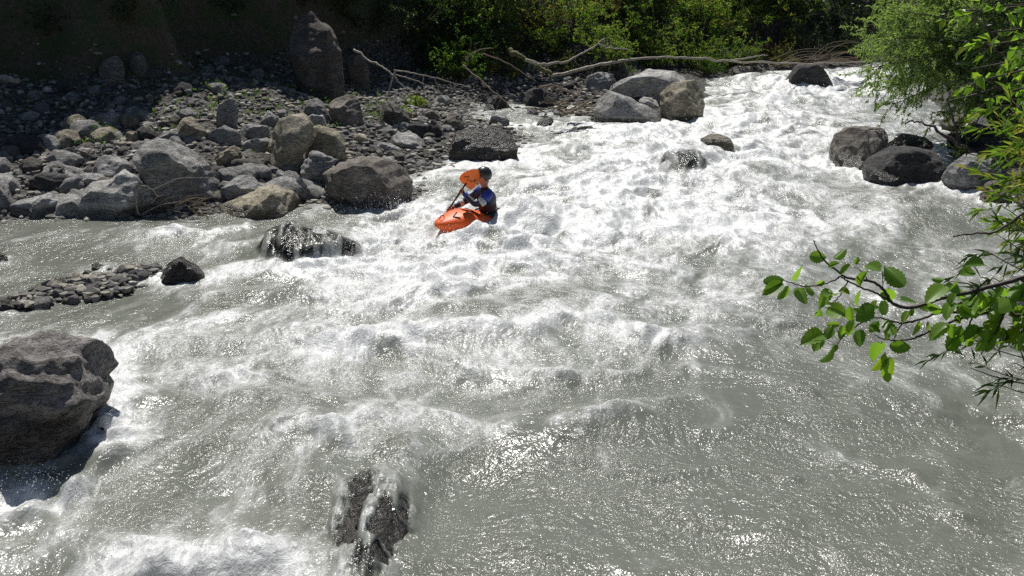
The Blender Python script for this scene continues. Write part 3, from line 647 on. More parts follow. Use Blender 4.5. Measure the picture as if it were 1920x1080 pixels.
# --- stones in the left half of the water
R_(C5((600,300),(620,275),(660,235),(715,205),(745,215),(765,235),(790,265),(812,292),(740,312),(660,308)), 'pointed dark rock with a mossy yellow flank at the end of the gravel bar', 'rock_wet', 86, 0.5, river=True, facets=6, wet=0.1)
R_(C5((545,300),(540,265),(580,258),(610,275),(600,300)), 'smooth stone washed over just left of the pointed dark rock', 'rock_wet', 87, river=True)
R_(C5((343,262),(350,235),(370,228),(412,258),(390,268)), 'small brown stone alone in the water above the gravel bar', 'rock_brown', 88, river=True, name='cobble', cat='stone')
R_(C5((-40,410),(0,380),(40,378),(100,405),(60,425),(0,430)), 'reddish wet stone at the left end of the gravel bar', 'rock_wet', 89, river=True)
R_(C5((-60,240),(-20,195),(10,190),(35,215),(20,240)), 'reddish rock just entering the view in the calm water at left', 'rock_brown', 90, river=True)
R_(C5((640,120),(650,100),(690,110),(690,128)), 'tiny dark rock tip in the calm water below the tan slab', 'rock_wet', 91, river=True, name='cobble', cat='stone')
BIGLEFT = R_(C5((-260,960),(-250,700),(-150,580),(0,560),(60,525),(120,515),(200,530),(290,562),(400,585),(470,605),(520,640),(490,668),(430,685),(410,720),(400,770),(350,840),(330,915),(300,955),(200,975),(60,1020),(-150,1030)),
   'huge brown boulder in the water at the left edge, wet shaded front painted dark, pale on top', 'rock_big', 92, 0.75, sub=7, river=True, facets=4, rough=0.085, layers=0.03, wet=0.42, push=0.95, sink=0.12)  # wet darkening reaches high, so it also paints the unlit front
R_(C5((365,920),(372,880),(395,868),(430,900),(425,930)), 'small wet stone in the water against the huge boulder', 'rock_wet', 93, river=True, name='cobble', cat='stone')
_t = np.linspace(0, 2 * PI, 15)[:-1]
def pour_rock():
    c = flat(692, 1030); O = np.stack([0.52 * np.cos(_t) * (1 + 0.12 * np.cos(3 * _t + 1)), 0.50 * np.sin(_t) * (1 + 0.1 * np.sin(2 * _t))], 1)
    V, Fc = rock_shape(7, O, 1.75, 95, 6, 0.06, 0.01); me = raw_mesh('boulder', V, Fc); fattr(me, 'wet', np.ones(len(V)))
    o = link('boulder', me, M['rock_wet'], loc=(c[0], c[1] + 0.05, zbase(c[1]) - 0.29)); o.rotation_euler = (math.radians(3), 0, math.radians(6))
    V2 = np.array([(o.rotation_euler.to_matrix() @ Vector(v))[:] for v in V]); me.vertices.foreach_set('co', V2.astype(np.float32).ravel()); o.rotation_euler = (0, 0, 0)
    return tag(o, 'black rock under a glassy sheet of water at the bottom of the view', 'boulder')
POUR = pour_rock()
def dome_rock(u, v, rx, ry, rz, sink, seed, label, turn=0.0):
    c = flat(u, v); O = np.stack([rx * np.cos(_t) * (1 + 0.1 * np.cos(3 * _t + seed)), rz * np.sin(_t) * (1 + 0.08 * np.sin(2 * _t))], 1)
    V, Fc = rock_shape(7, O, ry, seed, 8, 0.07, 0.015); V = V @ np.array(Matrix.Rotation(turn, 3, 'Z').transposed())
    me = raw_mesh('boulder', V, Fc); fattr(me, 'wet', np.ones(len(V)))
    return tag(link('boulder', me, M['rock_wet'], loc=(c[0], c[1], zbase(c[1]) - sink)), label, 'boulder')
SUBM = dome_rock(572, 476, 1.25, 0.85, 0.62, 0.16, 94, 'wide black rock with water streaming over it, left of the kayak')
MIDW = dome_rock(1285, 318, 0.95, 0.7, 0.6, 0.2, 96, 'dark ribbed rock showing through the curling wave in midstream')
from mathutils.bvhtree import BVHTree
def top_of(o):
    me = o.data; n = len(me.vertices); V = np.empty(n * 3, np.float32); me.vertices.foreach_get('co', V); V = V.reshape(-1, 3) + np.array(o.location)
    return V
def veil(X, Y, z, foam):
    """water climbs over the submerged rocks as a thin broken sheet"""
    thin = np.zeros_like(z)
    for o, amp, lift, cen in ((SUBM, 0.11, 0.0, 0.27), (POUR, 0.085, 0.0, 0.46), (MIDW, 0.14, 0.0, 0.34)):
        V = top_of(o); x0, y0 = V[:, 0].min(), V[:, 1].min(); x1, y1 = V[:, 0].max(), V[:, 1].max()
        n = 90; H = np.full((n, n), -9.0)
        ix = np.clip(((V[:, 0] - x0) / (x1 - x0) * (n - 1)).astype(int), 0, n - 1); iy = np.clip(((V[:, 1] - y0) / (y1 - y0) * (n - 1)).astype(int), 0, n - 1)
        np.maximum.at(H, (iy, ix), V[:, 2])
        for _ in range(3):
            P = np.pad(H, 1, mode='edge'); st = np.stack([P[i:i + n, j:j + n] for i in range(3) for j in range(3)]); mx = st.max(0)
            H = np.where(H < -8, mx, H)
        P = np.pad(H, 2, mode='edge'); H = np.mean([P[i:i + n, j:j + n] for i in range(5) for j in range(5)], 0)
        fx = (X - x0) / (x1 - x0) * (n - 1); fy = (Y - y0) / (y1 - y0) * (n - 1)
        ok = (fx > 0) & (fx < n - 1) & (fy > 0) & (fy < n - 1)
        xi = np.clip(fx, 0, n - 2).astype(int); yi = np.clip(fy, 0, n - 2).astype(int); tx = np.clip(fx - xi, 0, 1); ty = np.clip(fy - yi, 0, 1)
        h = (H[yi, xi] * (1 - tx) + H[yi, xi + 1] * tx) * (1 - ty) + (H[yi + 1, xi] * (1 - tx) + H[yi + 1, xi + 1] * tx) * ty
        t = lift + amp * np.clip(cen + 0.95 * fbm2(X / 0.2 + 0.4 * Y, Y / 0.85, 3, 91, 0.45) + 0.07 * (1 - 2 * np.abs(n2(X / 0.11, Y / 0.14, 92))), 0.06, 1)
        sheet = np.where(ok & (h > -5), h + t, -9.0); k = 0.10
        w_ = np.clip(0.5 + 0.5 * (sheet - z) / k, 0, 1); zn = z * (1 - w_) + sheet * w_ + k * w_ * (1 - w_)
        over = w_ > 0
        thin = np.where(over, np.maximum(thin, w_ * sstep(0.5 * amp + lift, 0.25 * amp, t) * sstep(0.10, 0.03, zn - h)), thin)
        foam = np.where(over, foam * (1 - w_) + w_ * (foam * 0.15 + 0.75 * (t / (amp + lift)) - 0.12), foam)
        z = np.where(over, zn, z)
    return z, foam, thin
build_water()
print('water', time.time() - T0)

# ================================================================== LOOSE STONES
def stone_protos():
    out = []
    for i in range(10):
        r = np.random.default_rng(300 + i); a = np.linspace(0, 2 * PI, 11)[:-1]
        O = np.stack([np.cos(a) * r.uniform(0.85, 1.1, 10), np.sin(a) * r.uniform(0.5, 0.75)], 1)
        V, Fc = rock_shape(4, O, r.uniform(0.6, 0.95), 400 + i, 15 if i % 3 else 8, 0.06, 0.02)
        me = raw_mesh('stone', V, Fc); me.materials.append(M[['rock_grey', 'rock_brown', 'rock_grey', 'rock_tan', 'rock_pale', 'rock_grey', 'rock_brown', 'rock_dark', 'rock_pale', 'rock_grey'][i]])
        out.append(me)
    return out
SP = stone_protos()
SPW = []
for i in (1, 3, 6, 7):
    me = SP[i].copy(); me.materials.clear(); me.materials.append(M['rock_grey'] if i != 3 else M['rock_tan']); fattr(me, 'wet', np.full(len(me.vertices), 0.36)); SPW.append(me)
_rocks = [(o.location.x, o.location.y, max(o.dimensions.x, o.dimensions.y) / 2) for o in bpy.data.objects if o.name.startswith('boulder')]
def in_poly(u, v, P):
    c = False; n = len(P)
    for i in range(n):
        (x1, y1), (x2, y2) = P[i], P[(i + 1) % n]
        if (y1 > v) != (y2 > v) and u < x1 + (v - y1) * (x2 - x1) / (y2 - y1): c = not c
    return c
def pick(P, r):
    us = [p[0] for p in P]; vs = [p[1] for p in P]
    while True:
        u = r.uniform(min(us), max(us)); v = r.uniform(min(vs), max(vs))
        if in_poly(u, v, P): return u, v
REG = [
    ([(0, 265), (120, 235), (300, 225), (420, 262), (500, 250), (560, 300), (600, 380), (400, 392), (180, 398), (0, 402)], 96, 0.14, 0.58, 'grey or tan stone lying loose in the sunlit scree of the left bank', 'loose stones in the sunlit scree', SP),
    ([(640, 215), (760, 190), (900, 205), (985, 236), (960, 250), (850, 262), (800, 310), (740, 320), (650, 300)], 60, 0.09, 0.28, 'grey stone on the low gravel flat between the boulders and the side channel', 'stones on the low gravel flat', SP),
    ([(60, 175), (330, 110), (430, 100), (540, 170), (660, 195), (540, 235), (420, 240), (280, 222), (100, 232), (0, 245), (0, 200)], 60, 0.09, 0.36, 'stone in the shaded scree under the dark slope', 'stones in the shaded scree', SP),
    ([(0, 562), (60, 548), (110, 522), (200, 505), (300, 505), (262, 545), (180, 565), (60, 578), (0, 585)], 76, 0.05, 0.15, 'wet pebble of the gravel bar at the left edge of the river', 'wet stones of the gravel bar', SPW),
    ([(880, 175), (1000, 160), (1130, 140), (1130, 185), (1110, 230), (1010, 225), (900, 210)], 26, 0.08, 0.3, 'dark stone around the driftwood heap at the far shore', 'stones around the driftwood heap', SP)]
for P, cnt, s0, s1, lab, grp, pro in REG:
    k = 0; r = np.random.default_rng(len(P) * 7 + cnt)
    while k < cnt:
        u, v = pick(P, r)
        bar = pro is SPW
        g = G(u, v)
        if not bar and any(math.hypot(g[0] - a, g[1] - b) < c * 0.75 for a, b, c in _rocks): 
            if r.random() < 0.8: continue
        s = s0 * (s1 / s0) ** (r.random() ** 1.4)
        o = bpy.data.objects.new('stone', pro[int(r.integers(len(pro)))]); COL.objects.link(o)
        o.location = (g[0], g[1], g[2] + s * (0.12 if not bar else 0.38)); o.scale = (s * r.uniform(.8, 1.2), s * r.uniform(.8, 1.2), s * r.uniform(.8, 1.1))
        o.rotation_euler = (r.normal() * 0.25, r.normal() * 0.25, r.uniform(0, 6.3)); tag(o, lab, 'stone', grp); k += 1
def scatter_gravel():
    P0, F0 = ico(1); r = np.random.default_rng(5); xs = []; 
    n = 26000; X = r.uniform(-17, 3.5, n); Y = r.uniform(19, 42, n)
    s = river_sd(X, Y); z = ground_z(X, Y); h = z - zbase(Y)
    keep = (s > -0.5) & (h < 3.2) & (r.random(n) < sstep(3.4, 0.5, h)); X, Y, z = X[keep], Y[keep], z[keep]
    Pb = np.array([flat(u, v) for u, v in zip(r.uniform(-10, 300, 900), r.uniform(505, 585, 900))]); zb = ground_z(Pb[:, 0], Pb[:, 1]); kb = zb > zbase(Pb[:, 1]) - 0.06
    X = np.concatenate([X, Pb[kb, 0]]); Y = np.concatenate([Y, Pb[kb, 1]]); z = np.concatenate([z, zb[kb] + 0.02])
    n = len(X); S = 0.025 * (4.2 ** r.random(n) ** 1.3)
    V = P0[None] * S[:, None, None] * np.stack([r.uniform(.7, 1.3, n), r.uniform(.7, 1.3, n), r.uniform(.45, .9, n)], 1)[:, None, :]
    V = V * (1 + 0.22 * r.normal(size=(n, len(P0), 1)))
    a = r.uniform(0, 6.3, n); c, s_ = np.cos(a)[:, None], np.sin(a)[:, None]
    V = np.stack([V[..., 0] * c - V[..., 1] * s_ + X[:, None], V[..., 0] * s_ + V[..., 1] * c + Y[:, None], V[..., 2] + (z + 0.3 * S)[:, None]], -1)
    Fc = (F0[None] + (np.arange(n) * len(P0))[:, None, None]).reshape(-1, 3)
    me = raw_mesh('gravel', V.reshape(-1, 3), Fc, False)
    m, nt, out = newmat('mixed gravel'); rp = N(nt, 'ShaderNodeNewGeometry').outputs['Random Per Island']
    principled(nt, out, ramp(nt, rp, [(0.0, (0.06, 0.055, 0.05)), (0.5, (0.2, 0.19, 0.175)), (0.8, (0.3, 0.27, 0.21)), (1.0, (0.42, 0.4, 0.37))]), 0.85)
    tag(link('gravel', me, m), 'loose gravel and pebbles between the boulders of the left bank', 'gravel', kind='stuff')
scatter_gravel()
print('stones', time.time() - T0)

# ================================================================== FOLIAGE
def leaf_kites(mb, B, D, Ln, Wd, r, up=0.5, fold=0.25):
    """folded diamond leaves: base B, direction D, length, width"""
    n = len(B); D = D / (np.linalg.norm(D, axis=1)[:, None] + 1e-9)
    nn = r.normal(size=(n, 3)) + np.array([0, 0, up * 2]); side = np.cross(D, nn); side /= np.linalg.norm(side, axis=1)[:, None] + 1e-9
    nrm = np.cross(side, D)
    Ln = np.broadcast_to(Ln, (n,))[:, None]; Wd = np.broadcast_to(Wd, (n,))[:, None]
    b = B; t = B + D * Ln - np.array([0, 0, 0.15]) * Ln; m = B + D * Ln * 0.45
    l = m + side * Wd * 0.5 + nrm * Wd * fold; q = m - side * Wd * 0.5 + nrm * Wd * fold
    V = np.stack([b, l, t, q], 1).reshape(-1, 3); k = np.arange(n)[:, None] * 4
    mb.add(V, np.concatenate([k + np.array([0, 1, 2]), k + np.array([0, 2, 3])]))
def grow(r, base, dirs, length, bend, nseg=9, wob=0.08):
    """one wandering shoot"""
    p = np.array(base, float); d = np.array(dirs, float); d /= np.linalg.norm(d); P = [p.copy()]; st = length / nseg
    for i in range(nseg):
        d = d + np.array([0, 0, bend]) / nseg + r.normal(size=3) * wob; d /= np.linalg.norm(d); p = p + d * st; P.append(p.copy())
    return np.array(P)
def shrub_meshes(seed, height=1.3, spread=0.8, stems=14, twigs=9, leaves=12, ll=0.07, lw=0.035, droop=-0.5, stemr=0.012, twl=0.4, lean=(0, 0), leafdir=0.8, upl=0.5, clump=0.0):
    r = np.random.default_rng(seed); S = MB(); Lf = MB(); BB = []; DD = []
    for i in range(stems):
        a = r.uniform(0, 2 * PI); sp_ = spread * r.random() ** 0.6
        P = grow(r, (r.normal() * 0.05 * height, r.normal() * 0.05 * height, -0.05), (math.cos(a) * sp_ + lean[0], math.sin(a) * sp_ + lean[1], 1.0), height * r.uniform(0.75, 1.15), droop)
        S.tube(P, stemr, stemr * 0.35, 5)
        for j in range(twigs):
            if r.random() < clump: continue
            f = r.uniform(0.2, 1.0); k = min(int(f * (len(P) - 1)), len(P) - 2); q = P[k] + (P[k + 1] - P[k]) * (f * (len(P) - 1) - k)
            dd = r.normal(size=3) + (P[k + 1] - P[k]) / np.linalg.norm(P[k + 1] - P[k]) * 0.8; dd[2] += 0.2
            T = grow(r, q, dd, twl * r.uniform(0.5, 1.2) * (1.2 - 0.5 * f), droop * 0.8, 5, 0.15)
            S.tube(T, stemr * 0.35, stemr * 0.15, 3)
            for m in range(leaves):
                g = r.uniform(0.1, 1.0) * (len(T) - 1); kk = min(int(g), len(T) - 2); pos = T[kk] + (T[kk + 1] - T[kk]) * (g - kk)
                td = (T[kk + 1] - T[kk]); td = td / np.linalg.norm(td)
                BB.append(pos); DD.append(td * leafdir + r.normal(size=3) * 0.6)
    BB = np.array(BB); DD = np.array(DD)
    leaf_kites(Lf, BB, DD, ll * r.uniform(0.6, 1.25, len(BB)), lw * r.uniform(0.7, 1.2, len(BB)), r, upl)
    return S, Lf
PROTO = {}
def proto(kind, seed, lm, sm, **kw):
    S, Lf = shrub_meshes(seed, **kw)
    fo = Lf.build('foliage', M[lm], smooth=False); so = S.build('stem', M[sm])
    PROTO.setdefault(kind, []).append((fo.data, so.data))
    bpy.data.objects.remove(fo); bpy.data.objects.remove(so)
def plant(kind, loc, s=1.0, rz=0.0, name='shrub', label=None, cat='shrub', group=None, tilt=(0, 0), sz=None, idx=None):
    pr = PROTO[kind]; fm, sm = pr[(idx if idx is not None else int(rng.integers(len(pr))))]
    e = empty(name, loc, rz); e.rotation_euler = (tilt[0], tilt[1], rz); e.scale = (s, s, s if sz is None else sz)
    for nm, me in (('foliage', fm), ('stem', sm)):
        o = bpy.data.objects.new(nm, me); COL.objects.link(o); o.parent = e
    return tag(e, label, cat, group)
M['leaf_rust'] = leaf_mat('rusty leaves', (0.16, 0.07, 0.02), (0.28, 0.15, 0.05), 0.35)
for sd in (1, 2, 3):
    proto('lit', sd, 'leaf_lit', 'bark', height=1.4, spread=1.0, stems=26, twigs=13, leaves=13, ll=0.075, lw=0.045, clump=0.45)
    proto('mid', 10 + sd, 'leaf_mid', 'bark', height=1.5, spread=1.1, stems=26, twigs=12, leaves=13, ll=0.085, lw=0.05, clump=0.45)
    proto('dark', 20 + sd, 'leaf_shaded', 'bark', height=1.5, spread=1.1, stems=18, twigs=11, leaves=13, ll=0.08, lw=0.045, clump=0.45)
for sd in (1, 2):
    proto('lance', 30 + sd, 'leaf_lit', 'bark', height=1.9, spread=1.0, stems=26, twigs=8, leaves=11, ll=0.19, lw=0.03, clump=0.4, leafdir=1.2)
    proto('olive', 40 + sd, 'leaf_olive', 'bark', height=1.0, spread=1.5, stems=24, twigs=11, leaves=13, ll=0.07, lw=0.035, clump=0.4)
proto('rust', 50, 'leaf_rust', 'bark', height=0.8, spread=1.4, stems=14, twigs=8, leaves=10, ll=0.07, lw=0.03)
proto('tuft', 51, 'leaf_lit', 'bark', height=0.35, spread=1.5, stems=16, twigs=3, leaves=10, ll=0.1, lw=0.018, twl=0.15)
# shrubs of the green bank: u, v of the foot, scale, kind, own words
SH = [
 (860, 150, 1.2, 'mid', 'shaded green shrub over the dead branches'), (905, 118, 1.3, 'mid', 'mid green shrub above the side stream'), (950, 140, 1.0, 'olive', 'olive scrub beside the mossy log end'),
 (985, 90, 1.3, 'olive', 'brownish olive scrub on the bare earth patch'), (1040, 105, 1.0, 'lit', 'bright shrub behind the curved dead trunk'), (1075, 130, 0.8, 'olive', 'low olive scrub between the two dead trunks'),
 (1110, 95, 1.2, 'lit', 'fresh green shrub behind the tip of the curved trunk'), (1150, 125, 1.0, 'lit', 'bright leafy shrub hanging over the long pale trunk'), (1190, 100, 1.3, 'lit', 'tall bright shrub above the broad domed boulder'),
 (1230, 130, 1.1, 'lit', 'bright shrub touching the long pale trunk behind the domed boulder'), (1265, 95, 1.4, 'mid', 'green shrub halfway up the bank above the blocky boulder'), (1300, 128, 1.0, 'lit', 'low bright shrub at the water behind the long pale trunk'),
 (1340, 110, 1.2, 'lance', 'long leaved willow shrub left of the pointed grey stone'), (1375, 75, 1.5, 'lance', 'large long leaved willow bush high on the green bank'), (1420, 60, 1.3, 'lance', 'long leaved willow bush above the rusty shrub'),
 (1330, 140, 0.7, 'mid', 'small leafy shrub dipping to the water near the far rapid'), (1470, 85, 1.0, 'olive', 'yellowish drooping scrub beside the rusty shrub'), (880, 60, 1.5, 'lit', 'sunlit shrub on the upper slope left of the brown scrub'),
 (930, 40, 1.4, 'lit', 'light green shrub at the top of the view above the brown scrub'), (1010, 40, 1.3, 'olive', 'olive bush near the top of the view above the curved trunk'), (1080, 45, 1.3, 'lit', 'yellow green bush on the upper slope'),
 (1150, 40, 1.4, 'mid', 'green bush on the upper slope above the bright shrubs'), (1230, 35, 1.4, 'lit', 'bright bush on the upper slope over the domed boulder'), (1310, 40, 1.4, 'lit', 'light leafy bush on the upper slope by the willows'),
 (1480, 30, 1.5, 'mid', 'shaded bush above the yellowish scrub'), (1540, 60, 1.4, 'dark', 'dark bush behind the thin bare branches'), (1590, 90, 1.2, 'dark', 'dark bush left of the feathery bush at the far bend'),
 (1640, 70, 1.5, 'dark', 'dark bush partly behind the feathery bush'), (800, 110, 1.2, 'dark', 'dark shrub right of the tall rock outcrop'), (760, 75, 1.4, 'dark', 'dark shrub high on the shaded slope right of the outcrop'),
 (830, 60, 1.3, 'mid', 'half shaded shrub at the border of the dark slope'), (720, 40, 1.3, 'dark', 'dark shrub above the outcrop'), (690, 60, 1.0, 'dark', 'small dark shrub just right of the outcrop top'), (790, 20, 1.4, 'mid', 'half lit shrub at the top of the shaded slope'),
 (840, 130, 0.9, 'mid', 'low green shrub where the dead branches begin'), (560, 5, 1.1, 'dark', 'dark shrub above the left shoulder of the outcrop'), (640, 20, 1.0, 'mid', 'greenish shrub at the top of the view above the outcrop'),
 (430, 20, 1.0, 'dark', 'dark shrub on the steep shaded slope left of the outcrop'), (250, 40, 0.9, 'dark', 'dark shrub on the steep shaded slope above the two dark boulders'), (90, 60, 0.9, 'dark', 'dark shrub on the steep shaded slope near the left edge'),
 (1110, 20, 1.4, 'olive', 'olive bush at the top of the view'), (1400, 15, 1.5, 'mid', 'green bush at the top of the view above the willows'), (1365, 128, 0.8, 'lit', 'low bright shrub dipping into the far water left of the midstream block'), (1400, 126, 0.7, 'mid', 'small shrub under the long pale trunk near the rusty shrub'), (1455, 122, 0.9, 'olive', 'low yellowish scrub on the far waterline behind the midstream block'),
 (1505, 112, 1.0, 'dark', 'low dark shrub behind the midstream block'), (1560, 110, 1.0, 'dark', 'low dark shrub at the far bend under the bare brushwood'), (1610, 112, 1.0, 'dark', 'dark shrub at the far bend beside the feathery bush'), (1315, 60, 1.2, 'olive', 'olive shrub between the light bush and the willows'), (1195, 5, 1.4, 'lit', 'bright bush cut by the top of the view')]
for i, (u, v, s, k, lab) in enumerate(SH):
    g = G(u, v); plant(k, (g[0], g[1], g[2] - 0.05), s * rng.uniform(0.85, 1.1) * g[1] / 38, rng.uniform(0, 6), label=lab, cat='shrub', group='shrubs of the far bank', idx=i % len(PROTO[k]))
g = G(1425, 104); plant('rust', tuple(g), 1.2, 1, name='dry_shrub', label='rusty orange dry shrub at the far waterline by the trunk')
g = G(775, 200); plant('tuft', tuple(g), 1.3, 1, name='grass_tuft', label='bright green tuft of plants on the stones under the dead branches', cat='plant')
g = G(475, 285); plant('tuft', tuple(g), 0.8, 2, name='grass_tuft', label='small sprig of green between stones near the cracked tan boulder', cat='plant')
def undergrowth():
    r = np.random.default_rng(88); mb = MB()
    n = 150000; X = r.uniform(-16, 24, n); Y = r.uniform(24, 62, n); z = ground_z(X, Y); s = river_sd(X, Y); h = z - zbase(Y)
    cl = fbm2(X / 1.1, Y / 1.1, 3, 61)
    lit = sstep(-6, -1, X)
    keep = (s > 0.3) & (h > 0.55) & (h < 9) & (cl + 0.35 * lit > 0.2 - 0.08 * (1 - lit) + 0.25 * r.normal(size=n)) & (np.abs(X) < 0.6 * Y) & (r.random(n) < 0.5 + 0.5 * lit)
    X, Y, z = X[keep], Y[keep], z[keep]; n = len(X)
    B = np.stack([X, Y, z + r.uniform(0, 0.35, n) * (0.4 + np.clip(cl[keep], 0, 1))], 1); D = np.stack([r.normal(size=n) * .6, r.normal(size=n) * .6 - 0.3, r.uniform(0.1, 1, n)], 1)
    leaf_kites(mb, B, D, r.uniform(0.06, 0.22, n), r.uniform(0.02, 0.06, n), r, 0.4)
    o = mb.build('undergrowth', M['leaf_mid'], smooth=False); tag(o, 'low leafy undergrowth and grass covering the slope of the far bank', 'undergrowth', kind='stuff')
undergrowth()
print('shrubs', time.time() - T0)

# ---- right side vegetation
def tree_custom(name, label, cat, base, shoots, lm, sm, seed, twigs=12, leaves=12, ll=0.06, lw=0.03, twl=0.5, droop=-0.3, stemr=0.03, leafdir=0.8, trunk=None, upl=0.5, group=None):
    """shoots: list of world polylines; twigs and leaves grow on their outer part"""
    r = np.random.default_rng(seed); e = empty(name, tuple(base)); S = MB(); Lf = MB(); BB = []; DD = []
    b = np.array(base)
    for pts in shoots:
        P = spline(np.array(pts) - b, 18); S.tube(P, stemr, stemr * 0.25, 6)
        for j in range(twigs):
            f = r.uniform(0.25, 1.0); k = min(int(f * 17), 16); q = P[k] + (P[k + 1] - P[k]) * (f * 17 - k)
            ax = P[k + 1] - P[k]; ax /= np.linalg.norm(ax)
            T = grow(r, q, r.normal(size=3) * 0.8 + ax * 0.8, twl * r.uniform(0.4, 1.2), droop, 6, 0.15); S.tube(T, stemr * 0.2, stemr * 0.08, 3)
            for m in range(leaves):
                g_ = r.uniform(0.05, 1.0) * 6; kk = min(int(g_), 5); pos = T[kk] + (T[kk + 1] - T[kk]) * (g_ - kk); td = T[kk + 1] - T[kk]; td /= np.linalg.norm(td)
                BB.append(pos); DD.append(td * leafdir + r.normal(size=3) * 0.55)
    BB = np.array(BB); DD = np.array(DD); n = len(BB)
    leaf_kites(Lf, BB, DD, ll * r.uniform(0.6, 1.25, n), lw * r.uniform(0.7, 1.2, n), r, upl)
    Lf.build('foliage', M[lm], e, smooth=False); S.build('branches', M[sm], e)
    if trunk is not None:
        T = MB(); T.tube(spline(np.array(trunk) - b, 12), stemr * 2.2, stemr * 1.2, 9); T.build('trunk', M[sm], e)
    return tag(e, label, cat, group)
r_ = np.random.default_rng(3)
# feathery bush leaning over the far right water
bs = np.array([13.2, 28.6, float(ground_z(13.2, 28.6)) - 0.1]); sh = []
for i in range(76):
    u = r_.uniform(1612, 1900); v = r_.uniform(-60, 235) if u > 1645 else r_.uniform(20, 160)
    if u < 1690 and v > 130 + (u - 1612) * 1.3: v = 120
    tip = at(u, v, r_.uniform(25.5, 29.5)); mid = bs * 0.45 + tip * 0.55 + np.array([0.3, 0, 0.9])
    sh.append([bs + r_.normal(size=3) * 0.15, mid, tip])
tree_custom('feathery_bush', 'large grey green feathery bush overhanging the white water at the far right', 'bush', bs, sh, 'leaf_grey', 'bark', 5, twigs=34, leaves=42, ll=0.10, lw=0.032, twl=0.75, droop=-0.5, stemr=0.035)
# darker mass behind the broad leaved tree
bs = np.array([10.2, 16.5, float(ground_z(10.2, 16.5)) - 0.1]); sh = []
for i in range(34):
    tip = at(r_.uniform(1800, 2080), r_.uniform(-80, 300), r_.uniform(15.5, 18.5))
    if tip[2] < 1.6: tip[0] += 0.8
    sh.append([bs + r_.normal(size=3) * 0.15, bs * 0.5 + tip * 0.5 + np.array([0.2, 0, 0.6]), tip])
tree_custom('dense_bush', 'dark dense bush on the right bank behind the bright broad leaves', 'bush', bs, sh, 'leaf_shaded', 'bark', 6, twigs=26, leaves=26, ll=0.09, lw=0.045, twl=0.6, stemr=0.03)
# bright broad leaved tree, upper right
bs = np.array([6.9, 8.6, float(ground_z(6.9, 8.6)) - 0.1]); sh = []; crown0 = bs + np.array([-0.5, -0.3, 2.0])
for (u, v) in [(1800, 20), (1815, 90), (1790, 165), (1778, 190), (1840, 150), (1860, 60), (1880, 110), (1880, 10), (1900, 170), (1930, 60), (1830, -30), (1870, -60), (1960, 130), (1990, 0), (2050, 80), (2100, -60), (1850, 185), (1905, 90), (1820, 130)]:
    tip = at(u, v, r_.uniform(7.4, 8.6)); sh.append([crown0, crown0 * 0.45 + tip * 0.55 + np.array([0, 0, 0.25]), tip])
tree_custom('broadleaf_tree', 'bright broad leaved tree reaching in at the upper right corner', 'tree', bs, sh, 'leaf_alder', 'bark', 8, twigs=11, leaves=7, ll=0.085, lw=0.06, twl=0.35, droop=-0.2, stemr=0.022, trunk=[bs, bs + np.array([-0.3, -0.1, 1.2]), crown0])
# narrow leaved willow on the right edge, mid height
bs = np.array([4.5, 5.0, float(ground_z(4.5, 5.0)) - 0.1]); sh = []
for (u, v) in [(1888, 225), (1895, 270), (1880, 340), (1890, 370), (1885, 410), (1912, 210), (1905, 350), (1918, 400), (1898, 190), (1890, 200), (1905, 250), (1885, 300), (1900, 340), (1878, 385), (1895, 420), (1915, 300), (1920, 440), (1935, 240), (1950, 380), (1975, 300), (1900, 300), (1910, 395)]:
    tip = at(u, v, r_.uniform(5.6, 6.4)); sh.append([bs, bs * 0.4 + tip * 0.6 + np.array([0.2, 0, 0.35]), tip])
tree_custom('willow_shrub', 'narrow leaved willow shrub along the right edge above the low twig', 'shrub', bs, sh, 'leaf_lit', 'twig', 9, twigs=12, leaves=15, ll=0.10, lw=0.016, twl=0.32, droop=-0.3, stemr=0.012, leafdir=1.3, trunk=[bs - np.array([0, 0, 0.2]), bs + np.array([0, 0, 0.15]), bs + np.array([-0.05, 0.05, 0.3])])
# narrow leaved willow in front, among the alder twigs
bs = np.array([2.75, 2.9, float(ground_z(2.75, 2.9)) - 0.1]); sh = []
for (u, v) in [(1850, 470), (1870, 440), (1895, 470), (1900, 420), (1860, 520), (1900, 540), (1910, 600), (1890, 640), (1850, 690), (1820, 690), (1870, 720), (1900, 680), (1830, 640), (1915, 500), (1940, 560), (1880, 580)]:
    tip = at(u, v, r_.uniform(3.0, 3.5)); sh.append([bs, bs * 0.35 + tip * 0.65 + np.array([0.1, 0, 0.25]), tip])
tree_custom('willow_sapling', 'dark narrow leaved willow twigs hanging beside the big toothed leaves at right', 'shrub', bs, sh, 'leaf_willow', 'twig', 10, twigs=9, leaves=11, ll=0.06, lw=0.0085, twl=0.16, droop=-0.6, stemr=0.006, leafdir=1.3)

